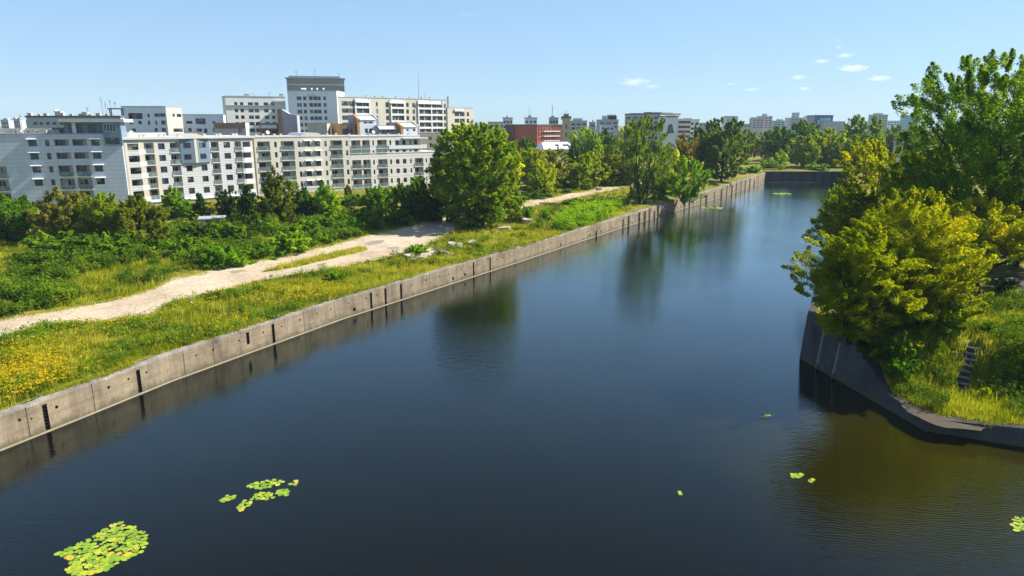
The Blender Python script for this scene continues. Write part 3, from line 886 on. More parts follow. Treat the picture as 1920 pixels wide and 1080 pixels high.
def b4_upper():
    # the two upper storeys end earlier
    aE = f4.sz(787, 265)[0]
    g = Facade(f4.w(0, 0)[:2], f4.w(aE, 0)[:2])
    zr0 = f4.sz(700, 263.5)[1]; sp = (zr0 - f4.sz(700, 336)[1])/4; zt = g.sz(700, 256)[1]; zb = z4+.26
    ops = []; td = []
    for typ, u0, u1 in (('l', 658.3, 675.5), ('l', 679, 693), ('n', 698, 701), ('l', 707.3, 725), ('n', 730, 733.5), ('w', 741, 747.5), ('w', 754, 760.5), ('n', 768, 770.8), ('w', 776, 782.5)):
        a0, a1 = g.sz(u0, 265)[0], g.sz(u1, 265)[0]
        for k in (0, 1):
            zt_ = zr0 - sp*k
            if typ == 'l': o = (a0, a1, max(zb+.05, zt_+.15-2.62*sp/3), zt_+.15, 1.25, True, 1)
            else: o = (a0, a1, max(zb+.05, zt_-1.45), zt_, .16, False)
            ops.append(o); td.append((typ, o))
    mb = MB(); g.wall(mb, 0, g.L, zb, zt, sorted(ops), 0, sides=14)
    mb.build('upper_wall', [MT['palestrip'], MT['loggia']], r4)
    for typ, o in td:
        if typ == 'l':
            w = o[1]-o[0]; window_part(g, r4, o[0]+.1, o[0]+w*.64, o[2]+.08, o[3]-.28, -1.24, name='balcony_window', frame=rw.choice((0, 4)))
            railing_part(g, r4, o[0], o[1], o[2]+.02)
        else: window_part(g, r4, o[0], o[1], o[2], o[3], -.155)
    roof_part(g, r4, 0, g.L, zt, 14, .12, .3, 'roof_light', 'upper_roof')
    # cantilevered white balcony and roof slab at the end
    a0 = g.sz(729, 275)[0]; a1 = f4.sz(800, 275)[0]; zz = zr0-1.55
    mb = MB(); f4.box(mb, a0, a1, zz-1.0, zz+.12, .1, .25); f4.box(mb, a0, a1, zz-1.1, zz-1.0, -1.5, .25); f4.box(mb, a1-.15, a1, zz-.99, zz+.12, -1.5, .1)
    mb.build('balcony_parapet', MT['white'], r4)
    mb = MB(); f4.box(mb, f4.sz(753, 262)[0], a1, zt-.75, zt-.45, .005, 1.1); mb.build('canopy', MT['white'], r4)
    roof_bits(g, r4, zt+.3, 14, [('vent', t, 3, .5) for t in (.05, .2, .33, .48, .6, .75, .9)] + [('dish', .41, 4, 1.1)])
b4_upper()
def b3_bits():
    W = f3.w; g0, g1, gm = f3.sz(560, 256)[0], f3.sz(609, 256)[0], f3.sz(584, 250)[0]; zb = z3-.1; zp = f3.sz(584, 249.2)[1]
    mb = MB()
    A = [W(g0, zb, .05), W(g1, zb, .05), W(gm+2, zp, .05), W(gm-2, zp, .05)]; B = [W(g0, zb, -12), W(g1, zb, -12), W(gm+2, zp, -12), W(gm-2, zp, -12)]
    mb.poly(A); mb.poly(B[::-1])
    for i, m in ((0, 0), (1, 1), (2, 1), (3, 1)):
        j = (i+1) % 4; mb.quad(A[i], A[j], B[j], B[i], m)
    mb.build('gable', [MT['cream'], MT['roof_light']], r3)
    zr0 = f3.sz(575, 265)[1]; sp = (zr0-f3.sz(575, 339.5)[1])/4
    for u0, u1 in ((564, 570.5), (583, 589.5)):
        a0, a1 = f3.sz(u0, 265)[0], f3.sz(u1, 265)[0]
        for k in range(5):
            mb = MB(); f3.box(mb, a0, a1, zr0-1.5-sp*k, zr0-sp*k, .003, .05); mb.build('grey_panel', MT['bluepanel'] if k > 9 else MT['grey'], r3)
    roof_bits(f3, r3, z3+.3, 14, [('vent', t, 3+2*(i % 2), .55) for i, t in enumerate((.06, .15, .24, .33, .62, .7, .8, .93))] + [('dish', .2, 5, 1.1)])
    for f, r in ((f3, r3), (f4, r4)):
        zb = f.sz(700, 358)[1]-.2
        mb = MB(); f.box(mb, .1, f.L-.1, G0-1, zb, .003, .35); mb.build('plinth', MT['plinth'], r)
b3_bits()

# ---- blocks behind the front row -------------------------------------------------
building('apartment_building', 'cool white terraced block with open roof terraces behind the first two blocks', (235.5, 236), (317, 237), 200.5, G0, 3, 'bluewhite',
    rects=[(240, 268, 212, 223, 'p'), (242, 250, 226.5, 233), (259, 266, 226.5, 233), (247, 255, 241, 247), (277, 282, 226, 234), (276, 281, 213, 220),
           (289, 310, 212.5, 219), (291, 295, 226, 234), (302, 311, 226, 233.5), (290, 296, 240, 247), (303, 312, 240, 247)], roof='zinc', over=.15, th=.3)
fc, rc_, zc_ = building('apartment_building', 'narrow pale corner block with stacked balconies beside the cool white terraces', (317.5, 237), (346.5, 243), 201, G0, 14, 'creamold',
    rects=[(323, 328, 213, 219), (331, 340, 213.5, 219.5), (323, 345, 228, 237, 'l'), (325, 343, 241, 247.5)], roof='zinc', over=.1, th=.25)
building('apartment_building', 'low cool white block with slanted glass canopy next to the narrow pale corner block', (347, 244), (423, 246), 215.5, G0, 3, 'bluewhite',
    rects=[(349, 361, 227, 232), (353, 360, 240, 247), (366, 386, 222, 233), (368, 379, 241, 247), (382, 389, 241, 250), (398, 404, 227, 232), (399, 404, 240.5, 247)], roof='zinc', over=.1, th=.25)
fd, rd, zd = building('apartment_building', 'pink grey rooftop block with a brown band along its top', (404, 226), (463, 227), 231, G0, 4, 'pink',
    rects=[(447, 450, 241, 249), (450.8, 454, 241, 249)], roof='roof', over=.05, th=.15)
mb = MB(); fd.box(mb, .0, fd.L, fd.sz(430, 241)[1], zd-.01, .004, .12); mb.build('brown_band', MT['brown'], rd)
building('apartment_building', 'long dark grey flat roofed building seen above the nearest block', (57, 205), (232, 206), 220, G0, 2.5, 'grey',
    rects=[(62+12*i, 70+12*i, 229, 234) for i in range(12)], roof='darkgrey', over=.2, th=.5)
fh = Facade(plan(57, 205), plan(232, 206))
rh = [o for o in COL.objects if o.get('label', '').startswith('long dark grey flat')][0]
zh = fh.sz(100, 219)[1]
roof_bits(fh, rh, zh, 14, [('vent', t, 1.2, s*.8) for t, s in ((.02, 1.2), (.12, .8), (.19, 1.1), (.33, 1.8), (.36, 1.3), (.46, .9), (.56, 1.0), (.61, 1.5), (.66, .8), (.75, 1.2), (.84, .9))] + [('antenna', .80, 1, 6), ('antenna', .82, 2, 4.5), ('antenna', .64, 1, 3), ('dish', .33, 1, 1.7)])
fp, rp, zp_ = building('apartment_building', 'dark brown stair block with a steel pergola frame left of the cool white terraces', (212, 215), (236.5, 216), 222, G0, 2.4, 'taupe',
    rects=[(216, 224, 229, 236)], roof='darkgrey', over=.05, th=.2)
mb = MB(); zt_ = fp.sz(220, 205)[1]
for a in (.2, fp.L-.2):
    for o in (-.2, -2.1): fp.box(mb, a-.14, a+.14, zp_, zt_, o-.14, o+.14)
fp.box(mb, -.3, fp.L+.3, zt_, zt_+.35, -2.4, .2); fp.box(mb, .1, fp.L-.1, zt_-2.2, zt_-1.9, -.3, -.05)
mb.build('pergola', MT['navy'], rp)
roof_bits(fp, rp, zt_+.3, 4, [('antenna', .1, 1, 2.6), ('antenna', .4, 2, 2.0)])

# tall complex at the back
fe, re_, ze = building('apartment_building', 'long white slab block of many small windows left of the dark tower', (429, 296), (540, 307), 181.5, G0, 14, 'oldwhite',
    cols=[('w', 438.8, 445), ('w', 449.5, 456), ('w', 464.5, 474), ('w', 476, 484.5), ('w', 494, 502.5), ('w', 508, 514), ('p', 517, 538, (0, 1, 2)), ('w', 518, 523.5, (3, 4, 5, 6)), ('w', 528, 534, (3, 4, 5, 6))],
    rows=(450, 191.5, 241, 5), roof='zinc', over=.15, th=.35, uref=470)
mb = MB(); fe.box(mb, fe.L*.80, fe.L*.985, ze-1.9, ze-1.2, .1, .9); mb.build('awning', MT['white'], re_)
mb = MB(); fe.box(mb, .0, fe.L*.79, fe.sz(470, 198.5)[1], fe.sz(470, 197.3)[1], .003, .5); mb.build('cornice', MT['zinc'], re_)
roof_bits(fe, re_, ze+.3, 14, [('vent', .36, 5, .9), ('vent', .4, 5, .9), ('antenna', .49, 6, 1.5), ('antenna', .77, 6, 2.2), ('vent', .97, 5, 1.2)])
ft, rt, zt0 = building('apartment_building', 'tall pale blue white tower wing in front of the dark topped tower', (545, 297), (636, 297), 171, G0, 14, 'bluewhite',
    cols=[('w', 556, 560), ('w', 560.4, 564.5), ('w', 568, 574), ('w', 579, 586), ('w', 587, 594), ('w', 594.6, 601), ('w', 606, 611)],
    rows=(560, 180.8, 243, 6), roof='zinc', over=.1, th=.3, uref=590)
mb = MB(); ft.box(mb, ft.sz(577, 175)[0], ft.sz(593, 175)[0], ft.sz(585, 179)[1], ft.sz(585, 175.8)[1], .003, .8); mb.build('awning', MT['white'], rt)
roof_bits(ft, rt, zt0+.3, 14, [('dish', t, 1.0, .8) for t in (.29, .33, .36, .49, .6, .73)])
fw, rwr, zw = building('apartment_building', 'dark olive grey tower top with glass bands and rooftop antennas', (545, 312), (651, 318), 147, G0, 12, 'olivegrey',
    rects=[(553, 648.5, 153.5, 157), (553, 648.5, 161, 168), (636.5, 648.5, 171, 174), (636.5, 648.5, 176.5, 179.5)], roof='zinc', over=.6, th=.25)
mb = MB(); fw.box(mb, fw.L*.04, fw.L*.93, zw+.3, zw+1.0, -6, -.2); mb.build('roof_rail', MT['grey'], rwr)
roof_bits(fw, rwr, zw+.3, 12, [('antenna', .17, 2, 3.2), ('mast', .20, 2, 3.0), ('mast', .47, 3, 2.4), ('antenna', .50, 2, 4.2), ('antenna', .91, 2, 2.4)])
mb = MB(); fw.box(mb, 0, fw.L, fw.sz(600, 159.5)[1], fw.sz(600, 158.2)[1], .003, .3); mb.build('pale_band', MT['white'], rwr)

f5, r5, z5 = building('apartment_building', 'long warm white block of stacked glazed balconies and small white awnings right of the tower', (636.5, 298), (838, 338), 182.5, G0, 14, 'creamold',
    cols=[('w', 640, 653), ('w', 653.5, 665), ('w', 668, 679), ('w', 680, 691.5), ('w', 704.5, 708), ('w', 722.5, 728), ('w', 734.5, 745), ('w', 746, 756.5),
          ('w', 761, 766), ('w', 772.5, 777.5), ('w', 785.5, 795), ('w', 796, 807), ('w', 809.5, 818), ('w', 819, 828), ('w', 831, 835.5)],
    rows=(655, 190, 243, 5), roof='zinc', over=.15, th=.35, uref=655, hw=1.9)
for u0, u1 in ((665.5, 690.5), (729, 756.5), (782, 825)):
    a0, a1 = f5.sz(u0, 188)[0], f5.sz(u1, 188)[0]; mb = MB(); W = f5.w
    zt_ = z5-.6; mb.hexa([W(a0, zt_-1.5, 1.1), W(a1, zt_-1.5, 1.1), W(a1, zt_-1.4, .01), W(a0, zt_-1.4, .01), W(a0, zt_-1.35, 1.1), W(a1, zt_-1.35, 1.1), W(a1, zt_, .01), W(a0, zt_, .01)])
    mb.build('awning', MT['white'], r5)
for u0, u1 in ((667, 691), (734, 757), (785, 829)):
    a0, a1 = f5.sz(u0, 210)[0], f5.sz(u1, 210)[0]
    zz = f5.sz(655, 190)[1]; sp = (zz - f5.sz(655, 243)[1])/4
    for k in range(4):
        mb = MB(); f5.box(mb, a0, a1, zz-sp*k-2.85, zz-sp*k-2.0, .01, .5); mb.build('balcony_parapet', MT['white'], r5)
for u in (666.3, 692.6, 733.0, 757.6, 784, 808.2, 829.6):
    mb = MB(); a = f5.sz(u, 210)[0]; f5.box(mb, a-.25, a+.25, G0, z5-.4, .002, .55); mb.build('pilaster', MT['oldwhite'], r5)
roof_bits(f5, r5, z5+.35, 14, [('vent', t, 5, .8) for t in (.12, .3, .38, .45, .57, .7, .82, .9)] + [('mast', .80, 6, 13), ('antenna', .86, 6, 3)])
f6, r6, z6 = building('apartment_building', 'smaller warm white end block with one white awning, partly behind the big tree', (840, 338), (888, 350), 202.5, G0, 12, 'creamold',
    cols=[('w', 852, 861), ('w', 862, 871), ('w', 875, 879.5)], rows=(855, 210, 235, 3), roof='zinc', over=.1, th=.3, uref=860, hw=2.0)
mb = MB(); f6.box(mb, f6.sz(851, 205)[0], f6.sz(868, 205)[0], z6-1.6, z6-.6, .003, .7); mb.build('awning', MT['white'], r6)
cx, cy = plan(841.5, 352); zq = ztop(181, cy)
ch = MB(); ch.tube([(cx, cy, G0), (cx, cy, zq-6), (cx, cy, zq)], [1.0, .7, .6], 10)
tag(ch.build('chimney', MT['zinc']), 'slim grey metal chimney rising between the two warm white blocks', 'chimney')

# rooftop storeys just behind the cream front
def simple_block(label, A, B, v, D, wall, rects=(), roof='roof', **kw):
    return building('apartment_building', label, A, B, v, G0, D, wall, rects=rects, roof=roof, over=.05, th=.15, **kw)
fm, rm, zm = simple_block('blank mauve grey gable end with a slanting top behind the cream roof', (532, 236), (560, 237), 216, 10, 'mauve', roof=None)
mb = MB(); W = fm.w; zl = fm.sz(532, 204.5)[1]
a_ = [W(0, zm+.002, 0), W(fm.L, zm+.002, 0), W(fm.L*.45, zl-1.5, 0), W(0, zl, 0)]; b_ = [W(0, zm+.002, -10), W(fm.L, zm+.002, -10), W(fm.L*.45, zl-1.5, -10), W(0, zl, -10)]
mb.poly(a_); mb.poly(b_[::-1])
for i in range(4): j = (i+1) % 4; mb.quad(a_[i], a_[j], b_[j], b_[i])
mb.build('slanted_top', MT['mauve'], rm)
mb = MB(); fm.box(mb, -1.4, -.01, G0, zl, -10, .1); mb.build('brown_edge', MT['brown'], rm)
fa_, ra_, za_ = simple_block('dark red rooftop storey with a long white awning beside the mauve gable end', (489, 240), (523.5, 240.5), 231.5, 10, 'brown', rects=[(493, 500, 243, 249), (501, 508, 243, 249), (509, 521, 243, 250)])
mb = MB(); fa_.box(mb, .6, fa_.L-.2, fa_.sz(500, 240.5)[1], fa_.sz(500, 234.5)[1], .01, .9); mb.build('awning', MT['white'], ra_)
fb_, rb_, zb_ = simple_block('tan rooftop storey with one small window right of the mauve gable end', (578, 235), (615, 236), 232, 10, 'tan', rects=[(586.5, 589.5, 242, 248)])
mb = MB(); fb_.box(mb, .0, fb_.L, G0, fb_.sz(590, 240.5)[1], .003, .08); mb.build('pale_band', MT['pink'], rb_)
bad = [o for o in rb_.children if o.name.startswith('pale_band')]
fo_, ro_, zo_ = simple_block('brown rooftop storey with an orange end wall between tan storey and dormer', (640, 238), (668, 240), 232.5, 10, 'brown', rects=[(642, 655, 241.5, 252), (657, 661, 242, 249)])
mb = MB(); fo_.box(mb, -1.5, -.01, G0, zo_+.1, -10, .05); mb.build('end_wall', MT['orange'], ro_)

def dormer_house(label, u0, u1, vt, vr, Zc, wins):
    f, r, z = simple_block(label, (u0, Zc), (u1, Zc+3), vr, 10, 'bluewhite', rects=wins, roof=None)
    zt_ = f.sz(u0, vt)[1]; W = f.w
    mb = MB(); mb.hexa([W(.1, z+.01, .25), W(f.L-.1, z+.01, .25), W(f.L-.1, z+.01, -4), W(.1, z+.01, -4), W(.1, z+.2, .25), W(f.L-.1, z+.2, .25), W(f.L-.1, zt_, -4), W(.1, zt_, -4)])
    mb.build('sloped_roof', MT['white'], r)
    for a0, m in ((-.9, 'orange'), (f.L+.01, 'mauve')):
        mb = MB(); p = [W(a0, 0, 0), W(a0+.89, 0, 0), W(a0+.89, 0, -4.2), W(a0, 0, -4.2)]
        mb.prism([q[:2] for q in p], G0, [z+.5, z+.5, zt_+.5, zt_+.5]); mb.build('side_wall', MT[m], r)
    mb = MB(); f.box(mb, -.9, f.L+.9, G0, zt_+.3, -10, -4.25); mb.build('rear_wall', MT['mauve'], r)
dormer_house('dormer storey with white sloping roof and orange side wall, left of the pair', 676, 707, 217, 225, 240, [(682, 689, 228.5, 231.5), (691, 699, 228.5, 231.5), (684, 690, 241, 249), (692, 700, 241, 249)])
dormer_house('lower dormer storey with white sloping roof and orange side wall, right of the pair', 757, 783, 231, 238.5, 243, [(762, 766, 242, 246), (774, 779, 242, 246)])
fk, rk, zk = simple_block('rooftop terrace with striped pale awning between the two dormers', (708.5, 241), (745, 245), 236, 10, 'mauve', rects=[(716, 722, 243, 248), (724, 731, 243, 248), (733, 739, 243, 248)])
mb = MB(); W = fk.w; z_ = fk.sz(715, 242.5)[1]
mb.hexa([W(.2, z_, 1.4), W(fk.L-.6, z_, 1.4), W(fk.L-.6, z_+.9, .01), W(.2, z_+.9, .01), W(.2, z_+.1, 1.4), W(fk.L-.6, z_+.1, 1.4), W(fk.L-.6, zk-.1, .01), W(.2, zk-.1, .01)])
mb.build('awning', MT['white'], rk)
simple_block('plain brown grey block standing behind the stepped end of the pale block', (786, 252), (832, 256), 249, 12, 'taupe', rects=[(804, 806.5, 256, 263), (807.2, 809.5, 256, 263), (806, 809.5, 270, 276), (795, 799, 257, 258.5)])

# ---- red brick building, tower and white roofed hall
fr_, rr_, zr_ = building('brick_building', 'orange red brick building with rows of tall dark windows left of the yellow tower', (1007, 405), (1062, 420), 235.5, G0, 20, 'brick',
    cols=[('w', 1009+4.9*i, 1011.6+4.9*i) for i in range(10)], rows=(1020, 238.2, 257, 3), roof='darkgrey', over=.3, th=.5, hw=2.4, uref=1020)
for k in range(3):
    mb = MB(); zz = fr_.sz(1030, 246+9*k)[1]; fr_.box(mb, fr_.L*.2, fr_.L*.75, zz-.35, zz+.2, .01, .8); mb.build('white_ledge', MT['white'], rr_)
building('brick_building', 'dark shaded brick wing joining the orange red building', (948, 432), (1006.5, 406), 235, G0, 20, 'darkbrick',
    cols=[('w', 952+6.2*i, 955+6.2*i) for i in range(9)], rows=(970, 238.8, 257, 3), roof='darkgrey', over=.3, th=.6, hw=2.2, uref=970)
def tower():
    Zc = 385; c = plan(1061.5, Zc); f = Facade(plan(1055, Zc), plan(1068, Zc)); L = f.L
    zA = f.sz(1060, 261)[1]; zb = f.sz(1060, 224.5)[1]; zc2 = f.sz(1060, 213.5)[1]
    root = thing('clock_tower', 'slim yellow lookout tower with a dark lantern top beside the brick building', 'tower', f.w(L/2, G0))
    ops = []
    for v0, v1 in ((233.5, 242), (249, 257)):
        ops.append((L*.40, L*.62, f.sz(1060, v1)[1], f.sz(1060, v0)[1], .4, True, 1))
    mb = MB(); f.wall(mb, 0, L, G0, zb, ops, 0, sides=L); mb.build('shaft', [MT['yellow'], MT['darkgrey']], root)
    mb = MB(); f.box(mb, -.8, L+.8, zb+.002, zb+.8, -L-.8, .8); mb.build('balcony', MT['yellow'], root)
    mb = MB(); f.box(mb, -.75, L+.75, zb+.802, zb+1.9, .65, .75); f.box(mb, -.75, -.65, zb+.802, zb+1.9, -L-.7, .648); f.box(mb, L+.65, L+.75, zb+.802, zb+1.9, -L-.7, .648); mb.build('balcony_railing', MT['darkgrey'], root)
    g0, g1 = L*.14, L*.86
    mb = MB(); g = Facade(f.w(g0, 0, -g0)[:2], f.w(g1, 0, -g0)[:2]); g.wall(mb, 0, g.L, zb+.8, zc2, [(g.L*.36, g.L*.64, zb+1.0, zc2-.5, .3, True, 1)], 0, sides=g.L)
    mb.build('lantern', [MT['taupe'], MT['darkgrey']], root)
    mb = MB(); W = f.w; e = .3; q = [W(-e, 0, e), W(L+e, 0, e), W(L+e, 0, -L-e), W(-e, 0, -L-e)]; ap = W(L/2, 0, -L/2)
    zt = f.sz(1060, 211.5)[1]
    for i in range(4): a, b = q[i], q[(i+1) % 4]; mb.poly([(a[0], a[1], zc2), (b[0], b[1], zc2), (ap[0], ap[1], zt+.4)])
    mb.poly([(p[0], p[1], zc2-.02) for p in q]); mb.build('roof', MT['zinc'], root)
    mb = MB(); mb.tube([(ap[0], ap[1], zt), (ap[0], ap[1], f.sz(1060, 206)[1])], [.2, .06], 5); mb.build('spire', MT['darkgrey'], root)
    mb = MB(); f.box(mb, -.9, L+.9, G0, f.sz(1060, 261)[1]-1.2, -L-.5, .9); mb.build('base', MT['grey'], root)
tower()
fq, rq, zq_ = building('hall', 'low white roofed hall in front of the yellow tower', (1046, 330), (1078, 334), 280, G0, 14, 'cream', rects=[(1056, 1060, 286, 291)], roof=None)
mb = MB(); W = fq.w; zt_ = fq.sz(1060, 267)[1]
mb.hexa([W(-8, zq_+.01, .8), W(fq.L+1, zq_+.01, .8), W(fq.L+1, zq_+.01, -14), W(-8, zq_+.01, -14), W(-8, zq_+.25, .8), W(fq.L+1, zq_+.25, .8), W(fq.L+1, zt_, -9), W(-4, zt_, -9)])
mb.build('roof', MT['white'], rq)
for u in (1050, 1053.2, 1064.5, 1068.5, 1072):
    a = fq.sz(u, 273)[0]; t = .5; mb = MB()
    z_a = zq_+.25+(zt_-zq_-.25)*.45; mb.hexa([W(a-.4, z_a-.3, -3), W(a+.4, z_a-.3, -3), W(a+.4, z_a+.35, -4.4), W(a-.4, z_a+.35, -4.4), W(a-.4, z_a+.1, -3), W(a+.4, z_a+.1, -3), W(a+.4, z_a+.75, -4.4), W(a-.4, z_a+.75, -4.4)])
    mb.build('skylight', MT['glass_blue'], rq)

# ---- far skyline
def far_block(label, u0, u1, vt, Zc, wall, rows=3, roof='grey', extra=None, D=None, cat='building', skew=0, win='glass'):
    f = Facade(plan(u0, Zc, 30), plan(u1, Zc+skew, 30)); zt = f.sz((u0+u1)/2, vt)[1]
    root = thing('city_building', label, cat, f.w(f.L/2, 4.2))
    D = D or min(f.L, 25); mb = MB()
    f.wall(mb, 0, f.L, 4.0, zt, [], 0, sides=D); mb.build('wall', MT[wall], root)
    for k in range(rows):
        z = zt-2.4-3.3*k; mb = MB()
        n = max(3, int(f.L/5)); st = f.L/n
        f.box(mb, st*.2, f.L-st*.2, z-.8, z+.8, .02, .10)
        for i in range(1, n): f.box(mb, i*st-st*.16, i*st+st*.16, z-.95, z+.95, .0, .14, 1)
        mb.build('window_row', [MT[win], MT[wall]], root)
    mb = MB(); f.box(mb, -.3, f.L+.3, zt+.01, zt+.7, -D-.3, .3)
    if extra:
        for (p0, p1, h) in extra: f.box(mb, f.L*p0, f.L*p1, zt+.69, zt+h, -D*.7, -D*.2)
    mb.build('roof', MT[roof], root)
    return f, root, zt
SK = [
 ('white stair head block with flat cap on the far roofs, leftmost of three', 943, 961, 222, 470, 'oldwhite', 2, [(.35, .5, 2)]),
 ('white rooftop block with a thin aerial in the middle of the far roofs', 984, 1007, 222, 480, 'bluewhite', 2, [(.3, .55, 2.2), (.36, .38, 7)]),
 ('pale rooftop block with a tall dark aerial just left of the yellow tower', 1030, 1047, 222, 480, 'grey', 2, [(.2, .6, 1.8), (.32, .36, 9)]),
 ('long cream building low behind the dark brick wing', 915, 950, 230, 500, 'cream', 2, None),
 ('blue grey mansard roofed building right of the yellow tower', 1070, 1101, 227.5, 560, 'grey', 2, [(.2, .75, 2.5)]),
 ('small grey gabled house roof in the gap right of the yellow tower', 1106, 1117, 230, 600, 'mauve', 1, [(.5, .7, 2.4)]),
 ('dark blue grey office with sloped top behind the bright poplars', 1123, 1160, 225.5, 620, 'grey', 2, [(.25, .95, 4), (.5, .9, 5)]),
 ('white villa with small windows behind the bright poplars', 1128, 1152, 234.5, 480, 'bluewhite', 2, None),
 ('pale blue glass office with wide flat cap above the far trees', 1362, 1384, 221, 800, 'bluewhite', 5, [(.0, 1.0, 2.2)]),
 ('low grey block left of the pair of pale far blocks', 1385, 1410, 233, 900, 'grey', 1, None),
 ('stepped pale far block, taller at its right end', 1412, 1432, 222.5, 1000, 'pink', 4, [(.0, .5, 2)]),
 ('taller pale far block with roof plant right of the stepped one', 1426, 1448, 218.5, 1020, 'pink', 5, [(.35, .6, 4)]),
 ('low bluish far building in the middle of the skyline', 1452, 1478, 227, 1100, 'grey', 2, [(.4, .7, 3)]),
 ('far grey block with a stepped crown', 1483, 1512, 221.5, 1000, 'grey', 4, [(.3, .6, 8)]),
 ('wide pale far block left of the dark blue office', 1514, 1530, 219.5, 800, 'bluewhite', 4, [(.0, .9, 1.5)]),
 ('plain grey tower block on the right of the skyline', 1640, 1664, 215.5, 1100, 'grey', 8, [(.2, .7, 3)]),
 ('low far block right of the plain tower block', 1664, 1688, 227, 1200, 'bluewhite', 2, None),
 ('bright turquoise glass block behind the tall poplar leaves', 1700, 1722, 217, 1000, 'cyan', 0, None),
 ('hazy pale block low at the left edge of the skyline', 0, 14, 226, 620, 'grey', 2, [(.2, .8, 2)]),
 ('hazy pale twin topped block left of the dark grey roof', 20, 36, 224.5, 640, 'grey', 2, [(.1, .4, 2), (.6, .9, 2)]),
 ('small hazy block touching the dark grey roof', 38, 55, 226, 650, 'oldwhite', 2, [(.5, .9, 2)]),
]
for lab, u0, u1, v, Z, w, n, ex in SK: far_block(lab, u0, u1, v, Z, w, n, 'grey', ex)
fo, ro, zo = far_block('dark blue office shaped like an open frame on the skyline', 1528, 1562, 217, 700, 'navy', 0, 'navy')
mb = MB(); fo.box(mb, fo.L*.28, fo.L*.88, fo.sz(1545, 227)[1], fo.sz(1545, 221)[1], .02, .2); mb.build('sky_window', MT['cyan'], ro)
mb = MB(); fo.box(mb, fo.L*.17, fo.L*.25, 4, fo.sz(1545, 225)[1], .02, .6); mb.build('white_fin', MT['white'], ro)
mb = MB(); fo.box(mb, fo.L*.3, fo.L*1.5, 4, fo.sz(1545, 227.5)[1], .21, 8); mb.build('lower_wing', MT['grey'], ro)
fs, rs, zs = far_block('long grey slab block with a mural on its white end wall', 1172, 1238, 214.5, 480, 'grey', 6, 'darkgrey', [(.0, .35, 1.0), (.42, .66, 1.6), (.7, .95, 1.2)], skew=-20)
fg, rg, zg = far_block('white end wall block carrying a dark painted mural', 1238, 1272, 219.5, 455, 'bluewhite', 0, 'darkgrey', [(.5, .9, 1.0)])
mb = MB(); pts = [(1251, 247), (1252, 238), (1254, 233.5), (1258, 232), (1261, 235), (1262, 241), (1264, 248)]
P_ = [fg.sz(u, v) for u, v in pts]
fg_pts = [fg.w(a, z, .06) for a, z in P_] + [fg.w(P_[-1][0], fg.sz(1264,250)[1], .06), fg.w(P_[0][0], fg.sz(1251,250)[1], .06)]
mb.poly(fg_pts); mb.build('mural', MT['darkgrey'], rg)
mb = MB(); fg.box(mb, fg.L+.01, fg.L+9, 4, zg-1, -10, -.5); mb.build('balcony_side', MT['oldwhite'], rg)
for k in range(5):
    mb = MB(); fg.box(mb, fg.L+.5, fg.L+8.5, zg-4-3.1*k, zg-2.6-3.1*k, -.49, -.3); mb.build('window_row', MT['darkbrick'], rg)
far_block('stepped pale block to the right of the mural wall', 1285, 1312, 225.5, 480, 'oldwhite', 4, 'grey', [(.1, .5, 1.5)])
far_block('small white house roof showing between yellow trees on the far right', 1690, 1702, 268, 330, 'oldwhite', 1, 'roof_light')
far_block('low white shed in the meadow beyond the basin end', 1395, 1440, 292, 420, 'oldwhite', 0, 'roof_light', None, D=6)
# a wide band of faint roofs on the horizon, left
for i, (u0, u1, v, Z, w, lab) in enumerate([
 (160, 200, 224, 700, 'grey', 'faint far roof behind the dark grey roof, near the aerials'),
 (1310, 1345, 231, 900, 'grey', 'faint far roof left of the pale blue glass office')]):
    far_block(lab, u0, u1, v, Z, w, 1)
# ================================================================== vegetation
def unit(a): return a / (np.linalg.norm(a, axis=-1, keepdims=True) + 1e-9)

def leaves(rng, C, rc, per, size, ct, scale=(1, 1, .8), up=.5, asp=.55, jit=.28, shell=.4, axis=None):
    n = len(C); N = n*per
    c = np.repeat(C, per, 0); r = np.repeat(rc, per)[:, None]
    d = unit(rng.normal(size=(N, 3))); rad = rng.random((N, 1))**shell
    if axis is None:
        P = c + d*r*rad*np.array(scale)
    else:   # leafy sprays that taper outwards along their own axis
        ax = np.repeat(axis, per, 0); f = rng.random((N, 1))**.85
        wdt = np.sin(np.pi*np.clip(.18+.80*f, 0, 1))**.8
        P = c + ax*r*(f*2.3-1.15) + d*r*rad*wdt*.72*np.array(scale)
    nr = unit(d*.5 + np.array((0, 0, up)) + rng.normal(size=(N, 3))*.55)
    t = unit(np.cross(nr, rng.normal(size=(N, 3)))); b = np.cross(nr, t)
    s = (size*(.55+.9*rng.random((N, 1))))
    V = np.empty((N, 4, 3))
    V[:, 0] = P + t*s - nr*s*.15; V[:, 1] = P + b*s*asp + nr*s*.06; V[:, 2] = P - t*s - nr*s*.15; V[:, 3] = P - b*s*asp + nr*s*.06
    tint = np.clip(np.repeat(ct, per) + rng.normal(size=N)*jit*.5, 0, 1)
    return V.reshape(-1, 3), np.repeat(tint, 4)

def quads_for(nv): return np.arange(nv, dtype=np.int32).reshape(-1, 4)

